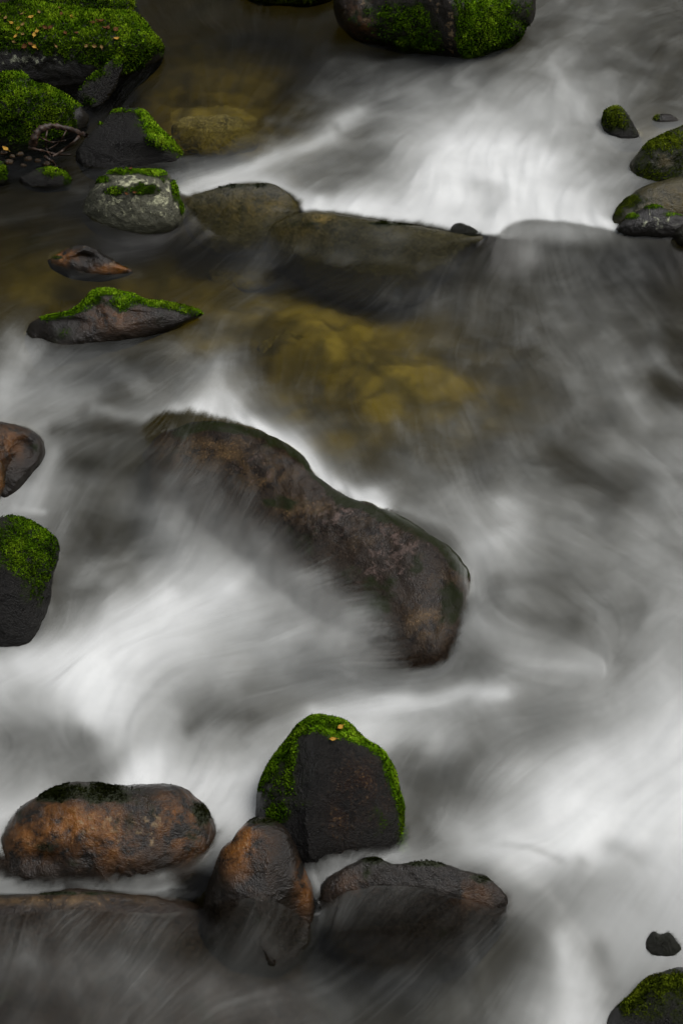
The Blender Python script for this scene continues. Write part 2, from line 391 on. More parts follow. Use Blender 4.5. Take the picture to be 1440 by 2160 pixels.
rock('leaning_rock', 'slender moss covered stone leaning against the leaf strewn slab', [(155, 205), (185, 175), (215, 150), (238, 124), (250, 120), (258, 138), (250, 170), (235, 195), (215, 222), (196, 240), (170, 225)],
     (200, 228), M_BLACK, T=0.9, ctr=(208, 180), moss=[(250, 130, 12, 14, 0.7), (205, 152, 40, 14, 0.4), (190, 215, 25, 18, 0.6)], moss_up=(0.5, 0.4), moss_mat=M_MOSS, noise=(0.012, 7), seed=3, tuft=0.010, cat='rock')
rock('mossy_boulder', 'rounded mossy boulder at the left edge above the driftwood', [(-80, 200), (-10, 175), (10, 162), (40, 157), (58, 163), (80, 180), (105, 186), (145, 212), (183, 234), (186, 262), (165, 285), (120, 318), (60, 345), (-20, 350), (-90, 300)],
     (60, 316), M_GREY, T=0.95, ctr=(50, 250), moss=[(60, 240, 130, 75, 1.4), (175, 240, 16, 20, -0.9), (55, 172, 35, 8, -0.7)], moss_up=(0.4, 0.3), lichen=[(50, 172, 40, 8, 0.4)], noise=(0.018, 4), facet=5, seed=4, tuft=0.011)
rock('pyramid_rock', 'dark pyramid shaped rock with bright moss down its right edge', [(160, 325), (185, 292), (215, 262), (240, 239), (268, 231), (295, 233), (318, 250), (335, 274), (362, 298), (384, 328), (392, 362), (378, 390), (300, 395), (200, 380), (165, 350)],
     (290, 343), M_BLACK, push=-0.07, T=0.9, ctr=(280, 320), ridges=[([(285, 232), (295, 270), (312, 310), (340, 345)], 16, 26)], moss=[(322, 270, 24, 24, 1.0), (350, 300, 26, 22, 1.1), (375, 325, 14, 14, 0.5), (300, 242, 14, 10, 0.9), (255, 234, 40, 5, 0.8), (215, 262, 14, 5, 0.5)], moss_mat=M_MOSS2,
     moss_up=(0, 0), noise=(0.010, 6), facet=6, seed=5, tuft=0.009, cat='rock')
rock('lichen_rock', 'pale lichen spotted rock with a moss ring on its top', [(176, 440), (184, 415), (200, 392), (228, 367), (258, 359), (290, 362), (320, 362), (345, 361), (362, 376), (374, 400), (384, 432), (388, 458), (372, 490), (320, 510), (250, 510), (200, 490), (176, 465)],
     (300, 484), M_LICHEN, push=-0.04, T=0.85, ctr=(285, 430), ridges=[([(196, 412), (260, 412), (330, 402), (372, 420)], 9, 22)], moss=[(262, 362, 40, 7, 1.0), (214, 380, 20, 8, 0.9), (240, 402, 26, 9, 0.75), (310, 400, 26, 10, 0.95), (330, 366, 26, 8, 0.9), (370, 395, 8, 30, 1.0), (384, 440, 7, 18, 0.8), (345, 385, 20, 12, 0.35)], moss_mat=M_MOSS2,
     lichen=[(280, 385, 60, 14, 0.7), (225, 420, 40, 22, 0.42), (350, 415, 40, 24, 0.6), (290, 450, 70, 30, 0.2)], noise=(0.010, 6), seed=6, tuft=0.008, cat='rock')
rock('small_rock', 'small wet rock with a moss tuft between the driftwood and the lichen rock', [(40, 376), (70, 362), (95, 355), (120, 358), (140, 368), (150, 385), (146, 398), (110, 405), (60, 400)],
     (100, 395), M_BLACK, T=0.7, moss=[(115, 362, 30, 10, 0.9), (142, 382, 10, 16, 0.9)], noise=(0.01, 8), seed=7, tuft=0.009, cat='rock', nt_=120, np_=60)
rock('small_rock', 'small mossy stone cut by the left edge beside the dark shallows', [(-40, 350), (-10, 336), (6, 338), (13, 352), (14, 372), (8, 390), (-20, 398), (-40, 380)],
     (4, 390), M_BLACK, T=0.8, moss=[(5, 360, 12, 20, 0.8)], noise=(0.008, 8), seed=8, tuft=0.009, cat='rock', nt_=100, np_=50)
rock('small_rock', 'low jagged stone with an orange rim in the brown shallows', [(100, 550), (125, 535), (150, 523), (172, 516), (190, 520), (212, 531), (240, 548), (262, 562), (280, 574), (255, 586), (215, 592), (160, 590), (115, 570)],
     (215, 579), M_BROWN, T=0.55, ctr=(190, 560), ridges=[([(150, 545), (180, 530), (215, 538), (270, 570)], 9, 9)], bumps=[(182, 545, 30, 8, -7)], rust=[(135, 542, 26, 14, 1.4), (240, 568, 34, 10, 1.2)], lichen=[(185, 522, 40, 5, 0.35), (240, 555, 30, 6, 0.3)],
     moss=[(120, 543, 14, 4, 0.55)], moss_mat=M_MOSSO, noise=(0.008, 9), seed=9, tuft=0.006, cat='rock', nt_=160, np_=80)
rock('crested_rock', 'long low brown rock with a bright moss crest in the left shallows', [(56, 705), (62, 686), (80, 674), (110, 668), (140, 663), (170, 644), (195, 618), (222, 612), (250, 616), (285, 624), (315, 638), (350, 640), (395, 648), (425, 662), (400, 680), (350, 700), (280, 728), (200, 752), (120, 774), (78, 780), (66, 750), (55, 725)],
     (200, 724), M_BROWN, T=0.75, ctr=(215, 688), ridges=[([(80, 680), (150, 672), (205, 640), (225, 622)], 10, 16), ([(225, 622), (280, 660), (340, 665)], 8, 16)], bumps=[(88, 720, 12, 22, -8)],
     moss=[([(95, 671), (150, 660), (200, 619), (225, 613), (260, 617), (300, 631), (345, 641), (420, 660)], 8, 0.85), (110, 668, 26, 6, 0.3), (160, 652, 26, 10, 0.9), (195, 630, 18, 14, 1.0), (228, 616, 26, 6, 0.9), (262, 640, 26, 14, 0.95), (300, 632, 26, 7, 0.9), (345, 644, 40, 5, 0.85), (400, 655, 22, 5, 0.7)], moss_mat=M_MOSS2, rust=[(240, 665, 60, 30, 0.4)], noise=(0.010, 6), facet=5, seed=10, tuft=0.007, cat='rock', nt_=260)
# ---- left edge
rock('wet_rock', 'glossy brown wet rock at the left edge above the mossy boulder', [(-90, 900), (-30, 885), (0, 888), (38, 895), (68, 906), (88, 926), (96, 948), (93, 972), (75, 1000), (50, 1045), (20, 1085), (-50, 1090), (-90, 1000)],
     (40, 1042), M_BROWN, T=0.9, ctr=(10, 970), ridges=[([(60, 915), (48, 950), (30, 985), (20, 1020)], 14, 18)], rust=[(15, 930, 40, 35, 0.7)], moss=[(80, 950, 14, 26, 0.2)], moss_mat=M_MOSSD, noise=(0.009, 7), facet=6, seed=12, tuft=0.006, cat='rock')
rock('small_rock', 'tiny orange brown stone at the left edge below the glossy wet rock', [(-40, 985), (-8, 970), (6, 976), (12, 1000), (10, 1030), (0, 1050), (-30, 1060)],
     (2, 1048), M_BROWN, T=0.8, rust=[(0, 1005, 30, 40, 1.2)], noise=(0.006, 8), seed=13, cat='rock', nt_=100, np_=50, push=-0.03)
rock('mossy_boulder', 'thickly mossed boulder at the left edge halfway down the stream', [(-160, 1120), (-60, 1098), (0, 1092), (40, 1094), (75, 1106), (105, 1126), (124, 1148), (122, 1175), (110, 1215), (100, 1265), (88, 1325), (72, 1385), (20, 1420), (-80, 1420), (-160, 1300)],
     (45, 1372), M_BLACK, T=0.8, ctr=(10, 1235), moss=[(50, 1145, 70, 45, 1.2), (70, 1200, 40, 40, 0.7), (62, 1180, 10, 10, -1.0), (50, 1255, 40, 26, 0.4), (8, 1230, 20, 25, -0.6), (12, 1130, 8, 8, -0.3)], moss_up=(0.15, 0.5), noise=(0.014, 6), facet=5, seed=14, tuft=0.0075, cat='boulder', bumps=[(60, 1180, 16, 16, -8)])
# ---- top centre and right
rock('mossy_boulder', 'large boulder at the top centre, dark left face and bright mossy right face', [(700, -90), (704, 0), (714, 38), (738, 74), (770, 90), (810, 98), (880, 112), (930, 124), (968, 131), (1000, 126), (1050, 106), (1092, 82), (1100, 60), (1120, 46), (1122, 0), (1100, -90), (900, -130)],
     (900, 116), M_BROWN, T=0.9, ctr=(910, 10), ridges=[([(930, -40), (945, 40), (958, 90), (964, 130)], 30, 40)], moss=[(1030, 40, 70, 80, 1.3), (1000, 100, 40, 26, 0.7), (850, 50, 60, 45, 0.75), (900, 95, 80, 24, 0.6), (770, 30, 30, 40, 0.35), (945, 60, 9, 50, -1.0), (960, 110, 7, 22, -0.9)], moss_mat=M_MOSS2,
     lichen=[(950, 60, 10, 60, 0.6), (760, 20, 40, 40, 0.25), (905, 10, 30, 20, 0.3)], rust=[(770, 50, 40, 50, 0.4)], noise=(0.02, 4), facet=6, seed=15, tuft=0.011, nt_=280, np_=120)
rock('small_rock', 'thumb shaped mossy rock beside the white water at the right', [(1271, 252), (1275, 235), (1288, 228), (1302, 226), (1316, 236), (1328, 252), (1340, 275), (1353, 304), (1345, 318), (1315, 318), (1285, 300), (1272, 275)],
     (1300, 292), M_BLACK, T=0.9, ctr=(1308, 272), moss=[(1296, 245, 24, 24, 1.0), (1315, 262, 16, 16, 0.4)], moss_mat=M_MOSSO, noise=(0.006, 9), seed=16, tuft=0.009, cat='rock', nt_=140, np_=70)
rock('small_rock', 'tiny reddish wet stone behind the boulders at the right', [(1374, 262), (1378, 250), (1392, 241), (1412, 241), (1426, 250), (1432, 262), (1415, 270), (1390, 270)],
     (1400, 261), M_BROWN, T=0.8, moss=[(1382, 248, 10, 8, 0.6)], moss_mat=M_MOSSO, noise=(0.005, 10), seed=17, tuft=0.008, cat='rock', nt_=100, np_=50)
rock('round_boulder', 'rounded dark boulder at the right edge, uppermost of its stack', [(1324, 372), (1330, 345), (1350, 318), (1380, 293), (1420, 274), (1480, 262), (1540, 300), (1550, 380), (1480, 420), (1400, 408), (1345, 392)],
     (1365, 388), M_OLIVE, T=0.85, moss=[(1390, 300, 70, 18, 0.7), (1378, 370, 30, 18, 0.8), (1430, 330, 80, 50, 0.38)], moss_mat=M_MOSSO, rust=[(1430, 330, 50, 40, 0.4)], noise=(0.010, 6), facet=5, seed=18, tuft=0.008, push=0.02)
rock('brown_slab', 'smooth brown slab at the right edge between the two mossy boulders', [(1280, 478), (1290, 452), (1312, 428), (1345, 402), (1385, 384), (1440, 374), (1520, 380), (1540, 450), (1450, 490), (1350, 496), (1300, 492)],
     (1305, 476), M_OLIVE, T=0.8, moss=[(1318, 425, 40, 16, 0.6), (1300, 455, 20, 20, 0.5)], moss_mat=M_MOSSO, rust=[(1420, 420, 60, 30, 0.5)], noise=(0.008, 6), seed=19, tuft=0.006, cat='rock')
rock('small_rock', 'speckled mossy rimmed rock in front of the brown slab at the right', [(1300, 482), (1318, 462), (1340, 446), (1365, 435), (1385, 436), (1410, 446), (1445, 462), (1450, 485), (1425, 505), (1370, 505), (1320, 498)],
     (1380, 487), M_GREY, T=0.8, moss=[(1330, 455, 22, 7, 0.9), (1372, 436, 30, 6, 0.9), (1420, 452, 26, 6, 0.7)], moss_mat=M_MOSS2, lichen=[(1390, 465, 40, 22, 0.35)], noise=(0.008, 9), seed=20, tuft=0.007, cat='rock', push=-0.04)
rock('small_rock', 'dark stone corner at the right edge below the speckled rock', [(1418, 498), (1428, 484), (1445, 470), (1490, 465), (1500, 500), (1440, 520)], (1430, 500), M_BROWN, T=0.8, noise=(0.006, 8), seed=21, cat='rock', nt_=100, np_=50, push=-0.06)
# ---- the ridge across the upper pool
rock('submerged_ledge', 'olive brown humped ledge rock right of the lichen rock, water sliding over it', [(380, 440), (400, 418), (430, 405), (470, 395), (510, 387), (545, 386), (575, 389), (600, 402), (618, 420), (640, 446), (620, 490), (560, 530), (470, 540), (400, 500)],
     (540, 388), M_OLIVE, T=0.3, fit=[(400, 418, 0.0), (545, 387, 0.015), (625, 430, 0.0), (500, 520, -0.06)], ctr=(520, 460), moss=[(520, 392, 80, 6, 0.45)], moss_mat=M_MOSSD, rust=[(560, 430, 40, 20, 0.6), (500, 440, 60, 30, 0.4)], noise=(0.012, 5), seed=22, tuft=0.007, cat='rock', push=0.02)
rock('submerged_ledge', 'long dark ledge holding back the white upper pool', [(575, 475), (600, 462), (630, 450), (665, 447), (700, 450), (760, 459), (820, 470), (880, 477), (940, 487), (990, 497), (1018, 503), (985, 545), (930, 600), (860, 650), (720, 640), (600, 580), (560, 520)],
     (760, 460), M_OLIVE, T=0.35, fit=[(630, 450, 0.01), (760, 459, 0.012), (940, 487, 0.0), (850, 560, -0.08)], ctr=(830, 545), moss=[(800, 472, 250, 5, 0.4)], moss_mat=M_MOSSD, rust=[(680, 462, 20, 10, 1.0), (640, 480, 60, 30, 0.3)], noise=(0.010, 5), seed=23, tuft=0.006, cat='rock', nt_=260)
rock('small_rock', 'small black stone poking out of the long dark ledge', [(940, 492), (950, 480), (964, 472), (980, 474), (1000, 482), (1016, 490), (1030, 500), (1000, 515), (950, 508)],
     (985, 502), M_BLACK, T=0.8, noise=(0.006, 9), seed=24, cat='rock', nt_=120, np_=60)
# ---- the diagonal ledge in the middle
rock('submerged_ledge', 'big reddish brown diagonal ledge in midstream under a veil of water', [(300, 960), (340, 915), (400, 893), (450, 889), (500, 895), (545, 906), (590, 932), (640, 966), (665, 1000), (700, 1032), (745, 1058), (790, 1070), (850, 1092), (900, 1122), (945, 1150), (975, 1180), (992, 1210), (985, 1280), (972, 1350), (930, 1420), (800, 1440), (640, 1380), (480, 1260), (340, 1110)],
     (640, 967), M_LEDGE, T=0.2, fit=[(450, 889, 0.01), (545, 906, 0.01), (640, 966, 0.01), (745, 1058, 0.01), (850, 1092, 0.03), (975, 1180, 0.02), (975, 1330, -0.0), (600, 1350, -0.12), (350, 1100, -0.08)], ctr=(650, 1160), rust=[(450, 950, 90, 30, 1.0), (560, 1000, 60, 30, 0.8), (640, 1075, 60, 25, 0.7), (780, 1130, 60, 40, 0.35), (900, 1310, 40, 40, 0.9), (950, 1220, 40, 25, 0.6)],
     moss=[([(380, 905), (450, 894), (540, 909), (600, 940), (645, 972), (695, 1034), (745, 1062), (850, 1098), (930, 1146), (985, 1210)], 13, 0.62), (950, 1260, 26, 60, 0.75), (800, 1280, 50, 40, 0.5), (600, 1060, 60, 14, 0.35), (880, 1190, 20, 30, 0.4)], moss_mat=M_MOSSD, lichen=[(700, 1085, 70, 36, 0.42), (850, 1140, 60, 50, 0.45), (560, 990, 60, 30, 0.3), (800, 1200, 60, 40, 0.3)],  # crest line is moss; the dark patches near the right end paint in shade
     bumps=[(900, 1150, 60, 60, 14), (930, 1250, 40, 60, -18), (700, 1090, 120, 50, 10)], noise=(0.016, 4.5), dens=0.0, seed=25, tuft=0.005, nt_=340, np_=140, cat='rock')
# ---- the bottom group
rock('upright_rock', 'tall upright black rock with a bright moss rim in the lower stream', [(540, 1760), (541, 1700), (552, 1645), (575, 1605), (605, 1565), (622, 1538), (645, 1519), (665, 1514), (700, 1519), (725, 1525), (748, 1542), (775, 1566), (808, 1590), (826, 1625), (838, 1668), (851, 1710), (857, 1780), (860, 1840), (846, 1900), (760, 1930), (640, 1915), (560, 1840)],
     (760, 1800), M_BLACK, push=-0.025, T=0.85, ctr=(695, 1700), ridges=[([(690, 1545), (668, 1600), (650, 1680), (655, 1770)], 34, 46), ([(705, 1540), (760, 1610), (800, 1700)], 8, 30)],
     moss=[(660, 1530, 46, 16, 1.2), (735, 1545, 40, 16, 0.95), (612, 1580, 20, 30, 0.9), (612, 1640, 16, 46, 0.6), (580, 1620, 14, 30, 0.4), (590, 1720, 30, 20, 0.65), (568, 1690, 24, 50, 0.4), ([(650, 1522), (725, 1528), (775, 1566), (812, 1596), (834, 1660), (850, 1720), (854, 1790)], 13, 0.85), ([(545, 1660), (575, 1605), (610, 1560), (650, 1522)], 12, 0.5), (665, 1580, 16, 30, -0.6), (700, 1700, 40, 60, -0.3), (770, 1720, 60, 30, 0.2), (715, 1600, 40, 20, 0.1)], moss_mat=M_MOSS2,
     rust=[(780, 1650, 50, 60, 0.9), (720, 1720, 30, 60, 0.5)], noise=(0.008, 9), seed=26, tuft=0.0062, nt_=340, np_=150)
rock('brown_boulder', 'rounded orange brown boulder at the lower left, left of the cone shaped rock', [(-60, 1860), (-5, 1800), (10, 1760), (32, 1725), (50, 1702), (80, 1684), (120, 1663), (160, 1651), (205, 1656), (250, 1660), (300, 1658), (350, 1657), (378, 1660), (408, 1682), (438, 1712), (458, 1748), (462, 1780), (450, 1830), (420, 1885), (330, 1930), (180, 1940), (40, 1920)],
     (220, 1862), M_BROWN, push=-0.012, T=0.72, ctr=(220, 1790), rust=[(130, 1740, 60, 50, 1.1), (220, 1740, 60, 40, 1.0), (370, 1720, 50, 40, 0.9), (390, 1770, 40, 40, 0.6), (50, 1770, 40, 40, 0.7), (240, 1790, 60, 40, 0.5)], lichen=[(215, 1745, 60, 30, 0.34), (330, 1760, 40, 40, 0.25)],
     moss=[(120, 1672, 70, 18, 0.75), (200, 1658, 60, 10, 0.4), (40, 1712, 20, 22, 0.5), (430, 1720, 26, 40, 0.4), (290, 1725, 50, 34, 0.5), (245, 1682, 56, 16, 0.45), (90, 1790, 40, 20, 0.3)], moss_mat=M_MOSSD, bumps=[(110, 1795, 46, 22, -9), (290, 1720, 40, 30, -10), (180, 1680, 60, 14, 8)], noise=(0.012, 6), seed=27, tuft=0.0055, nt_=340, np_=150)
rock('cone_rock', 'cone shaped orange flanked wet rock leaning against the upright rock', [(430, 1900), (462, 1808), (490, 1772), (508, 1748), (530, 1729), (556, 1727), (580, 1735), (602, 1748), (616, 1772), (630, 1805), (645, 1845), (658, 1885), (662, 1930), (650, 2000), (580, 2060), (480, 2050), (425, 1980)],
     (655, 1915), M_BROWN, T=0.7, ctr=(555, 1890), ridges=[([(545, 1735), (570, 1800), (600, 1900)], 14, 50)], rust=[(515, 1770, 26, 40, 1.3), (490, 1800, 26, 40, 0.9), (560, 1790, 30, 40, 0.15), (640, 1870, 16, 50, 0.8), (530, 1850, 30, 40, 0.25)],
     moss=[(565, 1733, 26, 8, 0.5), (530, 1732, 26, 8, 0.35)], moss_mat=M_MOSSD, noise=(0.008, 7), facet=5, seed=28, tuft=0.005, nt_=260, push=-0.06)
rock('submerged_ledge', 'dark ledge along the bottom left under a grey veil of water', [(-200, 1930), (-60, 1896), (0, 1893), (60, 1892), (110, 1884), (150, 1877), (210, 1875), (290, 1882), (350, 1892), (430, 1915), (540, 1960), (640, 2050), (680, 2260), (300, 2380), (-50, 2380), (-200, 2200)],
     (150, 1878), M_LEDGE, T=0.25, fit=[(0, 1893, 0.01), (150, 1877, 0.01), (350, 1892, 0.0), (150, 2150, 0.0), (450, 2050, -0.06)], ctr=(150, 2100), rust=[(60, 1900, 160, 10, 0.9), (200, 1900, 100, 14, 0.5)], moss=[(150, 1884, 200, 5, 0.35)], moss_mat=M_MOSSD, noise=(0.012, 5), seed=29, tuft=0.005, nt_=300, cat='rock')
rock('submerged_rock', 'broad half drowned rock right of the cone shaped rock at the bottom', [(670, 1900), (685, 1858), (720, 1835), (760, 1815), (790, 1808), (815, 1816), (840, 1824), (880, 1817), (910, 1816), (950, 1828), (985, 1842), (1020, 1850), (1045, 1870), (1068, 1900), (1060, 1960), (1000, 2040), (880, 2080), (760, 2060), (690, 1990)],
     (900, 1820), M_BROWN, T=0.25, fit=[(690, 1870, 0.02), (790, 1808, 0.03), (900, 1816, 0.03), (1045, 1872, 0.02), (900, 2040, -0.1)], ctr=(870, 1940), rust=[(1000, 1885, 40, 30, 0.24), (740, 1870, 40, 30, 0.2)], moss=[(790, 1812, 30, 8, 0.6), (900, 1822, 60, 8, 0.5), (1020, 1852, 40, 8, 0.4)], moss_mat=M_MOSSD, noise=(0.012, 6), seed=30, tuft=0.006, nt_=260, cat='rock')
rock('small_rock', 'small dark stone peeking from the foam at the lower right', [(1352, 1998), (1360, 1978), (1375, 1964), (1390, 1970), (1408, 1966), (1425, 1980), (1438, 1998), (1425, 2020), (1390, 2030), (1360, 2020)],
     (1390, 2014), M_BLACK, T=0.8, noise=(0.006, 8), push=-0.006, seed=31, cat='rock', nt_=120, np_=60)
rock('mossy_boulder', 'olive mossy boulder in the bottom right corner', [(1270, 2180), (1285, 2148), (1310, 2125), (1340, 2098), (1375, 2068), (1410, 2054), (1460, 2045), (1540, 2080), (1560, 2250), (1400, 2320), (1280, 2260)],
     (1300, 2150), M_BLACK, T=0.8, ctr=(1410, 2180), moss=[(1400, 2075, 70, 26, 1.0), (1340, 2120, 50, 30, 0.6), (1400, 2140, 60, 30, 0.4)], moss_mat=M_MOSSO, push=-0.10, noise=(0.010, 6), seed=32, tuft=0.006)

rock('mossy_rock', 'low mossy rock at the top edge left of the large top centre boulder', [(500, -60), (525, -4), (560, 7), (600, 10), (640, 10), (670, 6), (700, -4), (710, -60), (600, -100)], (620, 10), M_BROWN, T=0.7, moss=[(580, -2, 60, 14, 0.8), (660, -2, 30, 10, 0.5)], moss_mat=M_MOSSO, noise=(0.012, 6), seed=41, tuft=0.010, cat='rock', nt_=140, np_=60)
rock('submerged_rock', 'flat dark rock just under the surface right of the pyramid shaped rock', [(358, 292), (372, 262), (410, 250), (460, 245), (510, 256), (545, 290), (520, 320), (440, 330), (380, 318)], (450, 246), M_STONE, T=0.35, fit=[(370, 262, -0.07), (460, 245, -0.03), (520, 265, -0.07), (450, 320, -0.11)], noise=(0.03, 6), seed=42, cat='rock', nt_=140, np_=60)
SUNK = [('roundest tan stone on the bed above the diagonal ledge', (612, 740, 62, 46, -0.165), 51), ('olive stone on the bed below the humped ledge', (520, 575, 80, 36, -0.155), 57)]
for lab, (cu, cv, ru_, rv_, dz), sdn in SUNK:
    rs_ = np.random.RandomState(sdn); k_ = np.linspace(0, 2 * math.pi, 9)[:-1]
    oc = [(cu + ru_ * math.cos(a) * (0.85 + 0.3 * rs_.rand()), cv + rv_ * math.sin(a) * (0.85 + 0.3 * rs_.rand())) for a in k_]
    rock('sunken_stone', lab, oc, (cu, cv), M_STONE, T=0.3, fit=[(cu - ru_, cv, dz - 0.02), (cu + ru_, cv, dz - 0.02), (cu, cv - rv_, dz), (cu, cv + rv_, dz - 0.05)], noise=(0.03, 7), lichen=[(cu, cv, ru_, rv_, 0.2)], seed=sdn, cat='stone', nt_=90, np_=44)
for k_, (pu, pv, pr) in enumerate([(8, 322, 9), (26, 330, 7), (44, 326, 8), (60, 336, 10), (20, 342, 11), (80, 340, 8), (100, 346, 9), (50, 350, 7)]):
    rs_ = np.random.RandomState(80 + k_)
    oc = [(pu + pr * math.cos(a) * (0.8 + 0.5 * rs_.rand()), pv + pr * 0.7 * math.sin(a) * (0.8 + 0.4 * rs_.rand())) for a in np.linspace(0, 2 * math.pi, 8)[:-1]]
    rock('pebble', 'small dark pebble in the gravel patch below the left mossy boulder', oc, (pu, pv + pr * 0.5), M_BROWN, T=0.8, noise=(0.004, 12), seed=80 + k_, cat='pebble', nt_=40, np_=20, group='pebbles on the gravel patch', rust=[(pu, pv, 10, 10, 0.6)])

# ------------------------------------------------------------------ fallen leaves and driftwood
ALLB0 = BVHTree.FromPolygons(np.vstack([r[1] for r in ROCKS.values()]).tolist(), np.vstack([r[2] + n for r, n in zip(ROCKS.values(), np.cumsum([0] + [len(r[1]) for r in ROCKS.values()])[:-1])]).tolist())
def leaf_material(name, a, b):
    t = NT(name); co = t.n('ShaderNodeTexCoord').outputs['Object']
    c = t.mix(t.math('MULTIPLY_ADD', t.noise(co, 160, 3), 3.0, -1.0, clamp=True), a, b)
    return t.out(t.n('ShaderNodeBsdfPrincipled', {'Base Color': c, 'Roughness': 0.7, 'Specular IOR Level': 0.1}).outputs[0])
LM = {'yellow': leaf_material('yellow leaf', (0.40, 0.25, 0.04), (0.26, 0.13, 0.02)), 'orange': leaf_material('orange brown leaf', (0.11, 0.042, 0.012), (0.05, 0.02, 0.007)), 'pale': leaf_material('pale tan leaf', (0.20, 0.13, 0.045), (0.11, 0.065, 0.02))}
def leaf(u, v, kind, size, label, group, sd_):
    rs_ = np.random.RandomState(sd_); r = ray(np.array(float(u)), np.array(float(v)))
    h = ALLB0.ray_cast(Vector(CAM), Vector(r).normalized())
    if h[0] is None: P, n = Vector(at(u, v, 0.004)), Vector((0, 0, 1))
    else: P, n = h[0] + h[1] * 0.012, (h[1] * 0.6 + Vector((0, 0, 0.4))).normalized()
    L = size * rs_.uniform(0.85, 1.2); W_ = L * rs_.uniform(0.5, 0.75); cup = rs_.uniform(0.1, 0.28)
    prof = [0.0, 0.55, 0.92, 1.0, 0.85, 0.5, 0.06]; V_, F_ = [], []
    for i, p in enumerate(prof):
        x = (i / 6 - 0.5) * L; z = cup * L * (abs(i / 6 - 0.5) * 1.3) ** 2
        for k in (-1, -0.5, 0, 0.5, 1): V_.append((x, k * p * W_ / 2 * (1 + 0.06 * rs_.normal()), z + cup * W_ * k * k * 0.8))
    for i in range(6):
        for k in range(4): a = i * 5 + k; F_.append((a, a + 1, a + 6, a + 5))
    nb = len(V_); V_ += [(x, y, z - 0.0007) for x, y, z in V_]; F_ += [tuple(nb + q for q in f[::-1]) for f in F_]
    V_ += [(-L * 0.5, 0.0006, 0.002), (-L * 0.5, -0.0006, 0.002), (-L * 0.8, -0.0005, 0.004), (-L * 0.8, 0.0005, 0.004)]; F_.append((2 * nb, 2 * nb + 1, 2 * nb + 2, 2 * nb + 3))
    o = mesh_obj('fallen_leaf', np.array(V_), np.array(F_), LM[kind]); o.location = P
    o.rotation_euler = (n.to_track_quat('Z', 'Y') @ Vector((0, 0, 1)).rotation_difference(Vector((0, 0, 1)))).to_euler()
    from mathutils import Quaternion
    o.rotation_euler = (n.to_track_quat('Z', 'Y') @ Quaternion((0, 0, 1), rs_.uniform(0, 6.28)) @ Quaternion((1, 0, 0), rs_.uniform(-0.4, 0.4))).to_euler()
    tag(o, label, 'leaf', group)
for i, (u, v, k) in enumerate([(2, 35, 'p'), (27, 51, 'y'), (35, 78, 'y'), (40, 65, 'y'), (50, 33, 'p'), (51, 56, 'p'), (67, 40, 'y'), (75, 76, 'y'), (80, 69, 'y'), (75, 99, 'y'), (32, 90, 'p'), (53, 99, 'o'), (66, 95, 'o'), (152, 41, 'y'), (126, 22, 'p'), (131, 33, 'o'),
        (139, 73, 'o'), (163, 73, 'o'), (207, 48, 'o'), (196, 51, 'o'), (222, 63, 'o'), (243, 65, 'o'), (244, 84, 'y'), (200, 97, 'p'), (215, 98, 'p'), (182, 97, 'p'), (97, 62, 'o'), (88, 61, 'o'), (106, 63, 'o'), (82, 30, 'p'), (14, 42, 'p'), (214, 47, 'o'), (228, 62, 'o'), (50, 76, 'p'), (120, 98, 'p')]):
    kn = {'y': 'yellow', 'o': 'orange', 'p': 'pale'}[k]
    leaf(u, v, kn, 0.028 if k != 'p' else 0.022, {'y': 'small yellow fallen leaf lying on the broad mossy slab', 'o': 'curled orange brown leaf lying on the broad mossy slab', 'p': 'pale tan leaf scrap lying on the broad mossy slab'}[k], {'y': 'yellow leaves on the mossy slab', 'o': 'orange brown leaves on the mossy slab', 'p': 'pale leaf scraps on the mossy slab'}[k], 200 + i)
leaf(11, 318, 'yellow', 0.034, 'single bright yellow leaf on the gravel at the left edge', None, 300)
for i, (u, v) in enumerate([(275, 362), (268, 408), (284, 405)]): leaf(u, v, 'orange', 0.018, 'tiny brown leaf bit on the lichen rock', 'leaf bits on the lichen rock', 310 + i)
leaf(714, 1541, 'yellow', 0.022, 'upper yellow leaf scrap stuck near the tip of the upright rock', None, 320)
leaf(699, 1564, 'yellow', 0.020, 'lower amber leaf scrap stuck below the tip of the upright rock', None, 321)
t = NT('rotten driftwood'); co = t.n('ShaderNodeTexCoord').outputs['Object']
nz = t.noise(t.n('ShaderNodeMapping', {'Vector': co, 'Scale': (1, 1, 1)}).outputs[0], 60, 5, 0.7)
M_WOOD = t.out(t.n('ShaderNodeBsdfPrincipled', {'Base Color': t.ramp(nz, [(0.35, (0.006, 0.004, 0.002)), (0.58, (0.035, 0.015, 0.006)), (0.8, (0.12, 0.06, 0.028))]), 'Roughness': 0.6}).outputs[0])
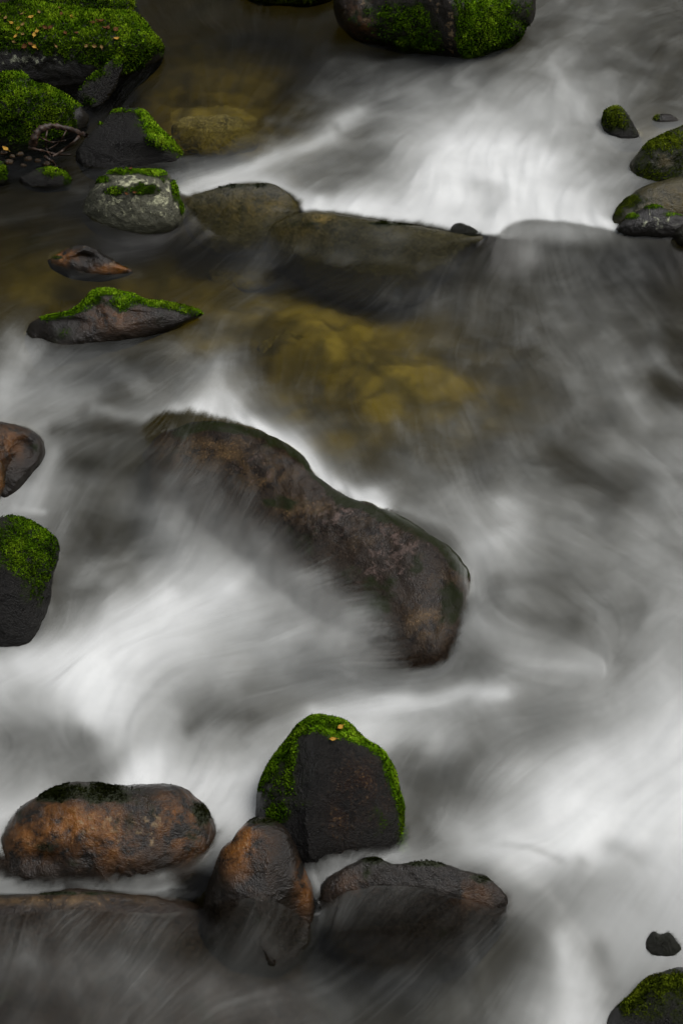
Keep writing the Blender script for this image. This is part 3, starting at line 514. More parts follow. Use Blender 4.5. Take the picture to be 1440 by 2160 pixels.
def tube(name, pts, r0, r1, mat, dz, parent=None, org=None):
    L = smooth_line(pts, 40); C_ = np.array([at(102, 330) for _ in range(1)])[0]; d = (C_ - CAM) @ FW
    P = np.array([CAM + (d - dz - 0.03 * math.sin(i * 0.2)) * ray(u, v) for i, (u, v) in enumerate(L)]); n = len(P); m = 9
    tg = np.gradient(P, axis=0); tg /= np.linalg.norm(tg, axis=1, keepdims=True)
    a = np.cross(tg, FW); a /= np.linalg.norm(a, axis=1, keepdims=True); b = np.cross(tg, a)
    rr_ = np.linspace(r0, r1, n) * (1 + 0.07 * np.sin(np.arange(n) * 1.7) + 0.1 * np.sin(np.arange(n) * 0.61))
    th = np.linspace(0, 2 * math.pi, m, endpoint=False)
    V_ = P[:, None] + rr_[:, None, None] * (np.cos(th)[None, :, None] * a[:, None] + np.sin(th)[None, :, None] * b[:, None])
    V_ = V_.reshape(-1, 3); V_ = V_ + 0.15 * r0 * rng.normal(size=V_.shape); org = P.mean(0) if org is None else org
    i = np.arange(n - 1)[:, None] * m; j = np.arange(m)[None]; F_ = np.stack([i + j, i + (j + 1) % m, i + m + (j + 1) % m, i + m + j], -1).reshape(-1, 4)
    o = mesh_obj(name, V_ - org, F_, mat, parent)
    if parent is None: o.location = org
    return o, org
br, org = tube('driftwood_branch', [(70, 305), (74, 290), (82, 276), (100, 268), (125, 268), (150, 273), (170, 281), (184, 286)], 0.017, 0.007, M_WOOD, 0.10)
tag(br, 'arched brown driftwood branch caught below the left mossy boulder', 'driftwood')
for pts, r in (([(101, 272), (97, 295), (100, 318), (108, 330)], 0.004), ([(168, 288), (150, 305), (132, 318), (112, 330)], 0.007), ([(62, 312), (90, 318), (120, 326), (150, 326)], 0.006), ([(140, 276), (126, 300), (104, 314)], 0.003), ([(85, 290), (110, 300), (140, 296)], 0.004), ([(95, 330), (115, 345), (118, 360)], 0.006)):
    tube('twig', pts, r, r * 0.6, M_WOOD, 0.09, br, org)

# ------------------------------------------------------------------ depth of the water over every rock
def bvh_of(rs):
    VV, FF, n = [], [], 0
    for _, V_, T1 in rs: VV.append(V_); FF.append(T1 + n); n += len(V_)
    return BVHTree.FromPolygons(np.vstack(VV).tolist(), np.vstack(FF).tolist())
hq = 2
def height_under(rs):
    B = bvh_of(rs); lo = np.min([r[1].min(0) for r in rs], 0); hi = np.max([r[1].max(0) for r in rs], 0)
    i0, i1 = [int(np.clip((x - GX[0]) / DX / hq, 0, NX // hq)) for x in (lo[0], hi[0] + DX * hq)]
    xs, ys = XX[::hq, ::hq], YY[::hq, ::hq]; R = np.full(xs.shape, -9.0); dn = Vector((0, 0, -1))
    for j in range(xs.shape[0]):
        if ys[j, 0] < lo[1] or ys[j, 0] > hi[1]: continue
        for i in range(i0, i1):
            h = B.ray_cast(Vector((xs[j, i], ys[j, i], 3.0)), dn)
            if h[0] is not None: R[j, i] = h[0].z
    return R
def up2(A):
    fx = np.minimum(np.arange(NX) / hq, A.shape[1] - 1.001); fy = np.minimum(np.arange(NY) / hq, A.shape[0] - 1.001)
    i = fx.astype(int); j = fy.astype(int); a = (fx - i)[None]; b = (fy - j)[:, None]
    return A[j][:, i] * (1 - a) * (1 - b) + A[j][:, i + 1] * a * (1 - b) + A[j + 1][:, i] * (1 - a) * b + A[j + 1][:, i + 1] * a * b

def by_label(s): return [r for r in ROCKS.values() if s in r[0]['label']][0]
FILMS = [  # rock, the line below which water sheets over it (photo px, left to right), softness, thickness
    ('diagonal ledge', [(180, 915), (370, 925), (465, 955), (550, 1010), (615, 1072), (685, 1134), (770, 1200), (830, 1265), (858, 1335), (880, 1420)], 120, 0.02),
    ('diagonal ledge', [(950, 1420), (960, 1335), (968, 1265), (950, 1200), (900, 1142), (840, 1106)], 42, 0.012),
    ('tall upright black', [(500, 1812), (600, 1806), (690, 1796), (780, 1788), (850, 1792), (900, 1800)], 38, 0.012),
    ('rounded orange brown boulder', [(-100, 1838), (60, 1846), (200, 1846), (320, 1832), (400, 1806), (500, 1770)], 40, 0.012),
    ('humped ledge', [(360, 430), (430, 418), (520, 412), (600, 428), (660, 470)], 25, 0.010),
    ('holding back', [(560, 484), (600, 466), (640, 453), (700, 453), (760, 462), (820, 474), (940, 491), (1030, 502), (1120, 520)], 7, 0.008)]
FADE = np.ones(H.shape)
for key, line, soft, thick in FILMS:
    Rz = up2(height_under([by_label(key)]))
    has = Rz > -5
    Rb = np.where(has, Rz, H)
    u, v = project(np.stack([XX, YY, np.where(has, Rz, H)], -1))
    sub = has
    ud, vd = u[sub], v[sub]
    _, s = poly_dist(ud, -vd, [(a, -b) for a, b in line])
    m = np.zeros(H.shape); m[sub] = np.clip(-s / soft, -1, 1)
    cover = blur(np.where(has & (m > -1), Rz + np.clip(m, -1, 1) * thick, -9.0) , 0)
    H = np.where(has & (m > -0.9), np.maximum(H, cover), H)
    FADE = np.where(has & (m > -1), np.minimum(FADE, 0.02 + sstep(m, -0.12, 0.95)), FADE)
# one continuous sheet slides over the bottom rocks and the gaps between them
Rz = up2(height_under([by_label(k) for k in ('along the bottom left', 'cone shaped orange', 'half drowned rock')]))
E = np.where(Rz > -5, np.maximum(Rz + 0.012, H), H)
def spread_max(A, n, f):
    for _ in range(n):
        A = f(A, f(np.roll(A, 1, 0), np.roll(A, -1, 0))); A = f(A, f(np.roll(A, 1, 1), np.roll(A, -1, 1)))
    return A
E = spread_max(spread_max(E, int(30 * KG), np.maximum), int(30 * KG), np.minimum)
E = np.maximum(blur(E, int(10 * KG * KG)), np.where(Rz > -5, Rz + 0.006, -9))
u, v = project(np.stack([XX, YY, E], -1))
_, s = poly_dist(u, -v, [(a, -b) for a, b in [(-600, 1915), (-300, 1905), (0, 1908), (150, 1895), (340, 1905), (420, 1895), (470, 1872), (520, 1865), (560, 1858), (600, 1878), (648, 1912), (690, 1892), (720, 1862), (800, 1846), (900, 1852), (980, 1872), (1075, 1915), (1200, 2020), (1500, 2250), (1900, 2500)]])
k = np.clip(-s / 30, -1, 1); k[YY > 4.5] = -1
H = np.where(k > 0, np.maximum(H, H + (E - H) * sstep(k, 0, 0.6)), np.where((Rz > -5) & (k > -0.99), np.maximum(H, Rz + k * 0.012), H))
FADE = np.where((Rz > -5) & (k > -0.99), np.minimum(FADE, 0.02 + sstep(-s + 14 * fbm(np.stack([u, v, u * 0], -1) / 40, 3), -25, 150)), FADE)
FADE = blur(FADE, 4)
Hb = blur(H, 4); H = np.where(np.abs(Hb - H) < 0.05, Hb, H)
RZ = up2(height_under(list(ROCKS.values())))

# where a stone lies under water it has no air film to shine
for o_, V_, T_ in ROCKS.values():
    a_ = o_.data.attributes.new('under', 'FLOAT', 'POINT')
    a_.data.foreach_set('value', sstep(grid_sample(H, V_[:, 0], V_[:, 1]) - V_[:, 2], -0.012, 0.012).astype(np.float32))

# ------------------------------------------------------------------ stream bed
bq = 4
bx, by_ = XX[::bq, ::bq], YY[::bq, ::bq]
bu, bv = project(np.stack([bx, by_, H0[::bq, ::bq]], -1))
shal = blobs(bu, bv, [(680, 640, 180, 90, 0.7), (840, 760, 160, 80, 0.9), (450, 560, 120, 80, 0.5), (60, 520, 200, 120, 0.5), (480, 210, 120, 70, 0.35), (150, 600, 120, 50, 0.5)])
bp = np.stack([bx, by_, bx * 0], -1)
bedz = H0[::bq, ::bq] - 0.24 + 0.10 * np.clip(shal, 0, 1) + 0.05 * fbm(bp * 3.2, 3) + 0.03 * np.abs(fbm(bp * 6.5 + 9, 3))
sand = blobs(bu, bv, [(780, 690, 270, 140, 0.62), (920, 770, 140, 55, 0.6), (450, 180, 180, 110, 0.7), (200, 540, 260, 100, 0.45), (680, 540, 200, 50, 0.35), (420, 90, 120, 60, 0.3), (640, 590, 90, 40, .6), (740, 640, 130, 60, .9), (620, 735, 60, 50, .5), (860, 760, 130, 60, 1.1), (950, 740, 80, 40, .6), (690, 860, 60, 50, 0.8), (500, 570, 80, 40, 0.5), (400, 630, 60, 30, 0.7), (520, 470, 90, 30, .4), (60, 550, 90, 40, .5), (160, 600, 60, 30, .6), (480, 220, 110, 40, .35), (400, 180, 60, 30, .5), (560, 60, 60, 20, .3), (330, 560, 60, 30, .4), (1400, 190, 60, 40, .5)])
t = NT('stream bed gravel'); co = t.n('ShaderNodeTexCoord').outputs['Object']
vo = t.n('ShaderNodeTexVoronoi', {'Vector': t.n('ShaderNodeVectorMath', {0: t.n('ShaderNodeTexNoise', {'Vector': co, 'Scale': 7.0, 'Detail': 3.0}).outputs['Color'], 1: (0.16, 0.16, 0.16), 2: co}, operation='MULTIPLY_ADD').outputs[0], 'Scale': 9.0, 'Randomness': 1.0}, feature='SMOOTH_F1')
n1 = t.noise(co, 5, 4, 0.6); n2 = t.noise(co, 30, 4, 0.6)
cell = t.n('ShaderNodeSeparateColor', {0: vo.outputs['Color']}).outputs[0]
dark = t.mix(n2, (0.012, 0.010, 0.006), (0.045, 0.034, 0.018))
lite = t.mix(cell, (0.14, 0.108, 0.048), (0.38, 0.30, 0.145))
f = t.math('MULTIPLY', t.attr('sand'), t.math('MULTIPLY_ADD', n1, 2.6, -0.62, clamp=True), clamp=True)
c = t.mix(f, dark, lite)
c = t.mix(t.math('MULTIPLY', t.math('MULTIPLY_ADD', vo.outputs['Distance'], 2.2, -0.85, clamp=True), 0.75), c, (0.012, 0.012, 0.008))
M_BED = t.out(t.n('ShaderNodeBsdfPrincipled', {'Base Color': c, 'Roughness': 0.7, 'Specular IOR Level': 0.2}).outputs[0])
def grid_faces(ny, nx):
    i = np.arange(ny - 1)[:, None] * nx + np.arange(nx - 1)[None]
    return np.stack([i, i + 1, i + nx + 1, i + nx], -1).reshape(-1, 4)
o = mesh_obj('stream_bed', np.stack([bx, by_, bedz], -1).reshape(-1, 3), grid_faces(*bx.shape), M_BED, None, {'sand': sand}); tag(o, kind='structure')
BED = upsample_bed = None
fx = np.minimum(np.arange(NX) / bq, bx.shape[1] - 1).astype(int); fy = np.minimum(np.arange(NY) / bq, bx.shape[0] - 1).astype(int)
BEDZ = blur(bedz[fy][:, fx], 3)

# ------------------------------------------------------------------ the current: streamlines and the streaks they draw
FLOW = [
    [(1440, 30), (1250, 110), (1080, 230), (950, 340), (900, 440)], [(1300, 40), (1190, 140), (1220, 220), (1265, 265)], [(1150, 130), (1020, 260), (1000, 420)], [(1440, 230), (1360, 270), (1260, 340), (1200, 440)],
    [(1000, 150), (880, 220), (740, 260), (600, 330), (500, 375), (400, 400), (320, 470)], [(900, 300), (800, 380), (760, 440)], [(850, 130), (720, 170), (660, 260), (560, 330)],
    [(350, 30), (430, 120), (460, 210), (430, 320)], [(600, 60), (560, 160), (500, 260)], [(430, 330), (320, 330), (230, 345), (140, 385), (0, 430)], [(300, 490), (150, 470), (0, 500)], [(330, 540), (180, 580), (0, 620)],
    [(480, 430), (400, 500), (300, 560), (200, 600)], [(640, 465), (560, 560), (480, 640), (400, 730), (340, 820), (220, 860), (60, 890)], [(900, 500), (740, 560), (600, 620), (500, 700), (430, 820), (380, 880)],
    [(1030, 520), (990, 650), (980, 780), (1020, 920), (1080, 1060)], [(1150, 480), (1180, 600), (1250, 720), (1330, 850), (1440, 960)], [(1280, 500), (1370, 640), (1440, 740)], [(1200, 800), (1260, 900), (1380, 1000), (1440, 1080)],
    [(800, 620), (690, 720), (620, 830), (680, 950), (760, 1040), (860, 1080)], [(880, 780), (900, 930), (960, 1080), (1010, 1170), (995, 1290), (1060, 1370)], [(460, 780), (540, 880), (660, 970)],
    [(60, 660), (20, 760), (0, 850)], [(300, 720), (180, 790), (60, 850)], [(560, 920), (470, 1010), (380, 1150), (260, 1290), (120, 1390), (0, 1440)], [(450, 910), (380, 1010), (330, 1120), (240, 1260)], [(740, 1060), (620, 1150), (450, 1250), (260, 1350), (60, 1430)],
    [(900, 1270), (700, 1270), (480, 1300), (300, 1370)], [(260, 890), (150, 930), (70, 1050)], [(300, 930), (190, 1050), (140, 1200), (130, 1300)],
    [(1440, 1270), (1320, 1380), (1150, 1420), (900, 1420), (680, 1400), (480, 1420), (330, 1500), (270, 1620)], [(1000, 1350), (1100, 1390), (1250, 1400)], [(1100, 1080), (1250, 1130), (1400, 1200)],
    [(1440, 1420), (1250, 1480), (1000, 1510), (720, 1500), (520, 1600), (440, 1720)], [(300, 1370), (210, 1460), (180, 1530), (60, 1590), (0, 1640)], [(0, 1490), (120, 1560), (200, 1640)],
    [(1440, 1520), (1320, 1640), (1160, 1750), (1010, 1790), (880, 1800), (760, 1820)], [(1400, 1700), (1260, 1850), (1180, 1990), (1160, 2160)], [(1440, 1820), (1360, 1960), (1270, 2100)], [(950, 1560), (900, 1660), (900, 1780)],
    [(880, 1830), (780, 1850), (700, 1890)], [(1050, 1850), (920, 1950), (720, 2050), (480, 2140)], [(570, 1790), (530, 1900), (450, 2030), (360, 2140)], [(250, 1880), (230, 1990), (140, 2110)], [(50, 1890), (60, 2020), (20, 2140)],
    [(1150, 1900), (1020, 2040), (900, 2160)], [(400, 1850), (200, 1862), (0, 1880)], [(620, 1760), (660, 1840), (670, 1900)]]
fq = 13
gx, gy = XX[::fq, ::fq], YY[::fq, ::fq]
px_, dv_ = [], []
for L in FLOW:
    W = np.array([at(u, v)[:2] for u, v in smooth_line(L, 26)])
    px_.append((W[1:] + W[:-1]) / 2); d = W[1:] - W[:-1]; dv_.append(d / (np.linalg.norm(d, axis=1, keepdims=True) + 1e-9))
PX, DV = np.vstack(px_), np.vstack(dv_)
D2 = (gx[..., None] - PX[:, 0]) ** 2 + (gy[..., None] - PX[:, 1]) ** 2
Wt = 1 / (D2 + 0.0025) ** 1.6
fx_ = (Wt * DV[:, 0]).sum(-1) / Wt.sum(-1); fy_ = (Wt * DV[:, 1]).sum(-1) / Wt.sum(-1)
g3 = np.stack([gx, gy, gx * 0], -1)
pot = fbm(g3 * 2.4 + 4, 3)
cy, cx = np.gradient(pot, DX * fq); fx_ = fx_ + 0.09 * cy; fy_ = fy_ - 0.09 * cx
def upf(A):
    fx = np.minimum(np.arange(NX) / fq, A.shape[1] - 1.001); fy = np.minimum(np.arange(NY) / fq, A.shape[0] - 1.001)
    i = fx.astype(int); j = fy.astype(int); a = (fx - i)[None]; b = (fy - j)[:, None]
    return A[j][:, i] * (1 - a) * (1 - b) + A[j][:, i + 1] * a * (1 - b) + A[j + 1][:, i] * (1 - a) * b + A[j + 1][:, i + 1] * a * b
FX, FY = upf(fx_), upf(fy_); nn = np.hypot(FX, FY) + 1e-6; FX /= nn; FY /= nn
def norm01(a): a = a - a.mean(); return a / (a.std() + 1e-9)
N1 = norm01(rng.normal(size=H.shape)); N2 = norm01(blur(rng.normal(size=H.shape), 12))
p3 = np.stack([XX, YY, XX * 0], -1)
wx = fbm(p3 * 3 + 50, 3); wy = fbm(p3 * 3 + 90, 3)
pw = np.stack([XX + 0.14 * wx, YY + 0.14 * wy, XX * 0 + 2.0], -1)
N3 = norm01(fbm(pw * 6.5, 5, 0.58))
def lic(n):
    out = [0, 0, 0]; tot = 0
    for sgn in (1, -1):
        x = np.tile(np.arange(NX, dtype=np.float32), (NY, 1)); y = np.tile(np.arange(NY, dtype=np.float32)[:, None], (1, NX))
        for k in range(n):
            i = np.clip(x + 0.5, 0, NX - 1).astype(np.int32); j = np.clip(y + 0.5, 0, NY - 1).astype(np.int32)
            wgt = math.cos(0.5 * math.pi * k / n) ** 2
            out[0] = out[0] + wgt * N1[j, i] * (k < n * 0.6); out[1] = out[1] + wgt * N2[j, i]
            out[2] = out[2] + wgt * N3[j, i] * (1 if k < n * 0.4 else 0); tot += wgt
            x = x + sgn * FX[j, i] * 1.25; y = y + sgn * FY[j, i] * 1.25
    return [norm01(a) for a in out]
S1, S2, S3 = lic(24)

# ------------------------------------------------------------------ foam: white air in the water, with the bottom veil's sky sheen painted in
GRID = [
 [20,20,20,20,22,25,30,38,45,48,50,52,60,70,95,105,95,85], [20,20,20,20,22,25,28,35,55,62,70,75,85,95,115,120,100,75], [20,20,20,22,24,28,33,45,75,90,100,120,140,155,165,160,95,80],
 [25,25,25,25,28,35,50,75,110,125,150,190,215,205,185,150,110,150], [40,45,55,50,90,150,165,145,115,95,150,205,225,225,205,165,120,80], [44,50,50,50,50,50,52,70,130,195,205,215,225,220,225,215,150,80],
 [48,50,52,52,48,46,50,54,56,58,58,58,60,80,85,80,65,55], [46,48,46,48,46,48,62,52,42,50,62,70,75,75,90,95,75,60], [60,45,40,45,60,70,60,45,40,45,60,72,80,75,90,90,85,65],
 [140,90,75,72,85,120,85,45,50,48,50,55,62,70,85,100,100,60], [160,130,110,105,120,185,120,70,50,50,55,65,72,75,90,115,120,70], [150,110,75,75,110,100,60,110,85,70,75,80,85,90,95,100,120,130],
 [130,145,80,85,100,85,65,50,90,80,80,90,105,115,95,80,100,140], [180,120,95,105,118,105,88,72,50,100,120,135,135,135,120,110,125,140], [90,100,80,95,140,145,128,105,78,50,50,60,175,165,140,130,130,140],
 [90,95,105,130,165,180,168,145,125,105,80,50,150,120,115,120,130,150], [70,110,170,205,215,195,170,158,145,130,110,70,140,120,115,120,135,165], [190,205,220,220,185,165,155,145,135,120,115,115,125,165,175,165,150,175],
 [170,215,230,195,150,120,125,130,140,140,130,125,125,130,130,140,175,195], [125,120,185,190,170,165,140,175,215,220,205,190,160,140,150,180,200,215], [150,125,125,220,215,190,200,200,200,150,110,105,120,150,185,210,220,215],
 [190,180,180,200,215,205,195,170,150,130,105,100,135,190,220,230,230,222], [170,165,160,150,130,120,150,150,150,160,165,150,195,210,225,230,205,215], [130,135,140,140,90,42,78,72,130,78,66,70,68,185,175,155,165,205],
 [70,80,92,98,68,55,80,72,48,45,44,48,62,92,130,190,195,190], [84,94,86,90,84,78,82,76,70,62,62,70,82,112,165,190,170,170], [78,78,82,92,84,90,86,76,76,80,74,80,100,130,180,195,150,90]]  # left part of these rows lifts the foam to stand in for sky sheen
G = np.array(GRID, float)
U0, V0 = project(np.stack([XX, YY, H], -1))
WB = 26 * norm01(fbm(pw * 1.6 + 3, 3)); WB2 = 26 * norm01(fbm(pw * 1.6 + 70, 3))
def cubic(G, u, v):
    a = np.clip((u - 40) / 80, 0, G.shape[1] - 1.001); b = np.clip((v - 40) / 80, 0, G.shape[0] - 1.001)
    i = a.astype(int); j = b.astype(int); s = a - i; t = b - j; out = 0
    def w4(t): return [(1 - t) ** 3 / 6, (3 * t ** 3 - 6 * t * t + 4) / 6, (-3 * t ** 3 + 3 * t * t + 3 * t + 1) / 6, t ** 3 / 6]
    wi, wj = w4(s), w4(t)
    for m in range(4):
        for n in range(4):
            out = out + wi[n] * wj[m] * G[np.clip(j + m - 1, 0, G.shape[0] - 1), np.clip(i + n - 1, 0, G.shape[1] - 1)]
    return out
U1 = U0 + WB * 0.55; V1 = V0 + WB2 * 0.55
g = cubic(G * 1.6 - 0.6 * cubic(G, *np.meshgrid(np.arange(18) * 80 + 40.0, np.arange(27) * 80 + 40.0)), U1, V1)
g = np.clip(g, 15, 250)
STROKES = [  # kind, line in photo px, width px, tone, strength
    # soft lines
    ('g', [(760, 240), (660, 300), (560, 345), (470, 378), (400, 398)], 24, 190, 0.75), ('g', [(700, 275), (640, 265), (560, 250)], 12, 105, 0.4),
    ('g', [(1185, 140), (1205, 180), (1240, 230), (1265, 260)], 17, 180, 0.55), ('g', [(1060, 130), (1180, 90), (1280, 40)], 10, 130, 0.5), ('g', [(960, 310), (1050, 345), (1140, 330)], 26, 228, 0.6), ('g', [(1010, 395), (1040, 415)], 24, 165, 0.45),
    ('g', [(700, 424), (800, 434), (920, 452), (1040, 462)], 17, 222, 0.8), ('g', [(1080, 426), (1180, 436), (1280, 456)], 17, 228, 0.7), ('g', [(600, 425), (660, 395), (720, 400)], 24, 62, 0.55),
    ('g', [(620, 480), (560, 560), (500, 630), (450, 690)], 26, 82, 0.6), ('g', [(620, 490), (760, 490), (900, 508), (1040, 520)], 30, 60, 0.75), ('g', [(1080, 500), (1180, 500), (1290, 515)], 20, 72, 0.7), ('g', [(640, 520), (760, 540), (900, 530)], 14, 60, 0.5), ('g', [(560, 590), (700, 560), (860, 545)], 16, 34, 0.5),
    ('g', [(1175, 640), (1200, 720), (1260, 780), (1310, 830)], 14, 112, 0.5), ('g', [(1360, 740), (1400, 780), (1440, 800)], 12, 115, 0.6), ('g', [(1380, 810), (1440, 850)], 22, 55, 0.6), ('g', [(1330, 860), (1360, 920)], 26, 150, 0.5), ('g', [(1130, 960), (1200, 1000), (1290, 1030)], 28, 62, 0.6),
    ('g', [(360, 885), (420, 850), (470, 830), (540, 880), (620, 930), (680, 990), (740, 1045), (790, 1062)], 22, 205, 0.85), ('g', [(460, 770), (470, 830)], 26, 170, 0.6), ('g', [(190, 860), (280, 870), (360, 855)], 14, 160, 0.7), ('g', [(60, 890), (130, 860), (190, 830)], 14, 150, 0.55), ('g', [(110, 775), (190, 795)], 14, 100, 0.4),
    ('g', [(110, 905), (230, 895), (350, 905)], 14, 62, 0.6), ('g', [(20, 700), (10, 780), (0, 830)], 30, 165, 0.6), ('g', [(110, 950), (80, 1010), (60, 1070)], 22, 180, 0.6), ('g', [(30, 1080), (90, 1090)], 10, 185, 0.6),
    ('g', [(150, 960), (240, 960), (330, 950)], 24, 62, 0.6), ('g', [(210, 1130), (270, 1120)], 34, 72, 0.6), ('g', [(140, 1110), (135, 1160)], 14, 125, 0.5), ('g', [(130, 1200), (200, 1215), (300, 1180)], 14, 115, 0.5), ('g', [(130, 1290), (220, 1260)], 20, 75, 0.5),
    ('g', [(860, 1090), (930, 1110), (1010, 1150)], 16, 165, 0.5), ('g', [(1060, 1080), (1090, 1120), (1050, 1150), (1010, 1200), (990, 1270)], 24, 185, 0.5), ('g', [(1230, 1100), (1300, 1170)], 16, 150, 0.4), ('g', [(1040, 1240), (1070, 1300), (1200, 1320)], 18, 92, 0.5),
    ('g', [(1000, 1345), (1080, 1375), (1180, 1392), (1250, 1394)], 28, 188, 0.5), ('g', [(980, 1395), (850, 1385), (700, 1400), (520, 1430)], 20, 118, 0.5),
    ('g', [(420, 1180), (520, 1190), (660, 1210)], 26, 165, 0.45), ('g', [(60, 1420), (200, 1390), (330, 1300), (480, 1220)], 34, 228, 0.65), ('g', [(210, 1420), (190, 1480), (170, 1520)], 34, 232, 0.7), ('g', [(390, 1510), (450, 1490), (520, 1480)], 24, 92, 0.65), ('g', [(270, 1560), (330, 1440), (380, 1400)], 22, 165, 0.3),
    ('g', [(660, 1500), (780, 1500), (940, 1480), (1060, 1460)], 22, 210, 0.7), ('g', [(330, 1590), (300, 1640)], 34, 228, 0.6), ('g', [(560, 1540), (470, 1600), (420, 1660)], 26, 190, 0.4), ('g', [(500, 1560), (600, 1540)], 20, 135, 0.45),
    ('g', [(130, 1570), (160, 1580)], 30, 115, 0.6), ('g', [(200, 1615), (240, 1600)], 26, 105, 0.5), ('g', [(870, 1600), (900, 1680), (880, 1760)], 36, 92, 0.6), ('g', [(1020, 1600), (960, 1650)], 26, 110, 0.4),
    ('g', [(1180, 1700), (1240, 1720), (1240, 1790)], 50, 238, 0.6), ('g', [(1060, 1790), (1120, 1800), (1180, 1830)], 10, 165, 0.5), ('g', [(1300, 1790), (1340, 1810)], 24, 165, 0.5), ('g', [(1230, 1840), (1200, 1890), (1130, 1920)], 24, 140, 0.5), ('g', [(1000, 1800), (1100, 1860)], 26, 205, 0.4),
    ('g', [(1250, 2030), (1280, 2110)], 30, 115, 0.6), ('g', [(1170, 2000), (1190, 2100), (1210, 2150)], 24, 208, 0.6),
    ('g', [(30, 1865), (180, 1862), (340, 1858)], 14, 150, 0.7), ('g', [(690, 1800), (760, 1790), (830, 1805)], 14, 165, 0.6), ('g', [(700, 1830), (780, 1800)], 12, 150, 0.5), ('g', [(625, 1770), (650, 1830), (675, 1880)], 8, 165, 0.85),
    ('g', [(230, 340), (300, 335), (380, 350)], 14, 72, 0.7), ('g', [(150, 400), (190, 405)], 10, 82, 0.5), ('g', [(0, 470), (40, 460), (80, 450)], 9, 66, 0.6), ('g', [(60, 430), (150, 410)], 10, 52, 0.5), ('g', [(355, 478), (400, 470)], 10, 70, 0.7), ('g', [(160, 590), (220, 580), (300, 585)], 10, 62, 0.5),
    ('g', [(560, 1800), (530, 1880)], 30, 95, 0.25), ('g', [(210, 1950), (240, 1940)], 30, 92, 0.4), ('g', [(330, 2140), (300, 2110)], 20, 95, 0.4), ('g', [(100, 2040), (60, 2010)], 40, 85, 0.4), ('g', [(390, 1880), (460, 1880), (430, 1930)], 24, 25, 0.7), ('g', [(690, 1960), (850, 1980)], 36, 30, 0.7), ('g', [(880, 2000), (800, 2080)], 20, 70, 0.3), ('g', [(760, 1900), (850, 1930)], 20, 55, 0.4),
    # crests: white water piled up behind a lip, cut off sharply where it slips over
    ('e', [(385, 405), (415, 412), (470, 392), (545, 384), (600, 400), (640, 446)], 26, 205, 0.9), ('e', [(640, 446), (700, 447), (800, 464), (880, 476), (940, 486), (1040, 496)], 34, 228, 0.9), ('g', [(1050, 478), (1075, 456), (1120, 445), (1200, 450), (1290, 466)], 20, 225, 0.75),
    ('e', [(1050, 502), (940, 491), (880, 481), (800, 469), (700, 452), (650, 451), (600, 466)], 40, 34, 0.92), ('e', [(1300, 492), (1200, 474), (1120, 468), (1075, 480), (1050, 502)], 34, 72, 0.6), ('e', [(640, 452), (600, 406), (545, 390), (470, 398), (415, 418)], 36, 38, 0.9),
    ('e', [(355, 905), (400, 888), (450, 886), (540, 902), (590, 930), (640, 963), (690, 1026), (742, 1056), (800, 1070)], 32, 228, 1.0),
    ('e', [(0, 1893), (60, 1892), (150, 1876), (210, 1874), (300, 1880), (350, 1876)], 22, 150, 0.85)]
for kind, line, wd, tone, st in STROKES:
    P = smooth_line(line, 40); lo = P.min(0) - wd * 3.2; hi = P.max(0) + wd * 3.2
    m = (U0 > lo[0]) & (U0 < hi[0]) & (V0 > lo[1]) & (V0 < hi[1])
    if not m.any(): continue
    if kind == 'g':
        uu = U0[m] + WB[m] * min(0.5, wd / 40); vv = V0[m] + WB2[m] * min(0.5, wd / 40)
        d, s = poly_dist(uu, -vv, P * [1, -1]); k = st * np.exp(-(d / wd) ** 2)
    else:
        d, s = poly_dist(U0[m], -V0[m], P * [1, -1]); k = st * np.where(s > 0, np.exp(-(d / wd) ** 1.5), np.exp(-(d / 5) ** 2))
    g[m] = g[m] * (1 - k) + tone * k
g = g * (1 - 0.06 * np.exp(-((g - 128) / 48) ** 2))
FOAM_WHITE, FOAM_BLACK = 0.98, 0.024
f = ((g / 255) ** 2.2 - FOAM_BLACK) / FOAM_WHITE
f = np.clip(f, 0.0, 1)
mid = 4 * np.clip(f, 0, .5) * (1 - np.clip(f, 0, .5)) + 0.25
amp = 0.34 * np.exp(-f * 5.0) + 0.40 * np.exp(-f * 30.0) + 0.055
f = f * np.exp(amp * (0.22 * S1 + 0.06 * S2 + 0.40 * S3 + 0.55 * N3) * 0.72 - 0.5 * (amp * 0.5) ** 2) + 0.003 * np.maximum(S1 + 0.4 * S2, 0)
RU = np.where(RZ - H > 0.03, -9.0, RZ)                # stone overhanging the water, not under it
Dp = H - np.maximum(RU, BEDZ)
f = f * sstep(Dp, -0.003, 0.007) * np.clip(FADE + 0.9 * FADE * np.clip(1 - FADE, 0, 1) * (0.4 * S1 + 0.5 * S3), 0, 1)
f = np.clip(f, 0, 0.97)
Hw = H + 0.0021 * S2 * np.clip(0.3 + f, 0, 1) + 0.002 * S3 * np.clip(f * 2, 0, 1)
Fq = grid_faces(NY, NX)
t = NT('silky stream water'); fo = t.attr('foam'); dp = t.math('MAXIMUM', t.attr('depth'), 0.0)
def beer(k): return t.math('POWER', 2.71828, t.math('MULTIPLY', dp, -k))
cc = t.n('ShaderNodeCombineColor', {0: beer(3.4), 1: beer(3.7), 2: beer(8.5)}).outputs[0]
tr = t.n('ShaderNodeBsdfTransparent', {'Color': cc}).outputs[0]
df = t.n('ShaderNodeBsdfDiffuse', {'Color': t.mix(t.math('MULTIPLY', fo, 1.6, clamp=True), (0.80, 0.815, 0.775), (0.83, 0.84, 0.83))}).outputs[0]
tl = t.n('ShaderNodeBsdfTranslucent', {'Color': (0.83, 0.84, 0.82, 1)}).outputs[0]
df = t.n('ShaderNodeMixShader', {0: 0.12, 1: df, 2: tl}).outputs[0]
body = t.n('ShaderNodeMixShader', {0: fo, 1: tr, 2: df}).outputs[0]
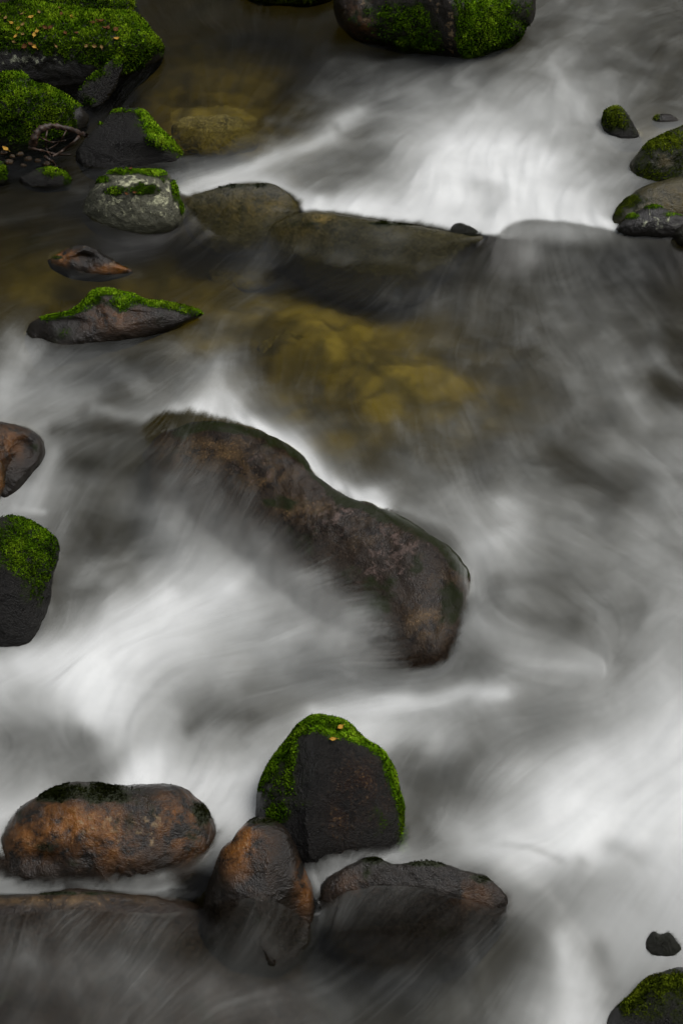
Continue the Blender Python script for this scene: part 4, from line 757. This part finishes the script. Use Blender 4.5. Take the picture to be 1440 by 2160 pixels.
gl = t.n('ShaderNodeBsdfGlossy', {'Color': (1, 1, 1, 1), 'Roughness': 0.28}).outputs[0]
fr = t.n('ShaderNodeFresnel', {'IOR': 1.33}).outputs[0]
ff = t.math('MULTIPLY', t.math('MULTIPLY', fr, t.math('MULTIPLY', t.math('MULTIPLY', dp, 60.0, clamp=True), 0.36)), t.math('MULTIPLY_ADD', fo, -0.7, 1.0, clamp=True))
ws = t.n('ShaderNodeMixShader', {0: ff, 1: body, 2: gl}).outputs[0]
o = mesh_obj('water', np.stack([XX, YY, Hw], -1).reshape(-1, 3), Fq, t.out(ws), None, {'foam': f, 'depth': np.clip(Dp, 0, 1) * np.clip(FADE, 0.05, 1)}); tag(o, kind='structure')

# ------------------------------------------------------------------ unseen wooded banks, added to block low sky from light and reflections
t = NT('sky blocking bank'); co = t.n('ShaderNodeTexCoord').outputs['Object']
n1 = t.noise(co, 0.8, 6, 0.65); n2 = t.noise(co, 9, 4, 0.6)
c = t.mix(t.math('MULTIPLY_ADD', n1, 3, -1, clamp=True), (0.012, 0.016, 0.007), (0.04, 0.055, 0.018)); c = t.mix(n2, c, (0.02, 0.014, 0.008))
M_BANK = t.out(t.n('ShaderNodeBsdfPrincipled', {'Base Color': c, 'Roughness': 0.9}).outputs[0])
na, nr = 120, 24
aa = np.linspace(0, 2 * math.pi, na, endpoint=False); rr = np.linspace(0, 1, nr)
RR, AA = np.meshgrid(rr, aa, indexing='ij')
bx_, by2 = 2.45, 3.72; cx0, cy0 = 0.0, 5.55
sq = 1 / np.maximum(np.abs(np.cos(AA)), np.abs(np.sin(AA)))
ca, sa = np.cos(AA) * sq, np.sin(AA) * sq
near = sstep(-np.sin(AA), 0.3, 0.8)
X = cx0 + ca * bx_ * (1 + 0) + np.cos(AA) * RR * 16; Y = cy0 + sa * by2 + np.sin(AA) * (RR * 16)
Zb = plane_z(np.clip(Y, 1.8, 9.3)) - 0.35 + RR * 16 * (1.0 - 0.1 * near) * (1 - 0.2 * RR) + (0.5 * fbm(np.stack([X * 0.5, Y * 0.5, RR], -1), 4) + 0.15 * fbm(np.stack([X * 2, Y * 2, RR], -1), 3)) * np.minimum(1, RR * 12)
i = np.arange(nr - 1)[:, None] * na; j = np.arange(na)[None]; j2 = (j + 1) % na
o = mesh_obj('sky_blocking_bank', np.stack([X, Y, Zb], -1).reshape(-1, 3), np.stack([i + j, i + j2, i + na + j2, i + na + j], -1).reshape(-1, 4), M_BANK); tag(o, kind='structure')
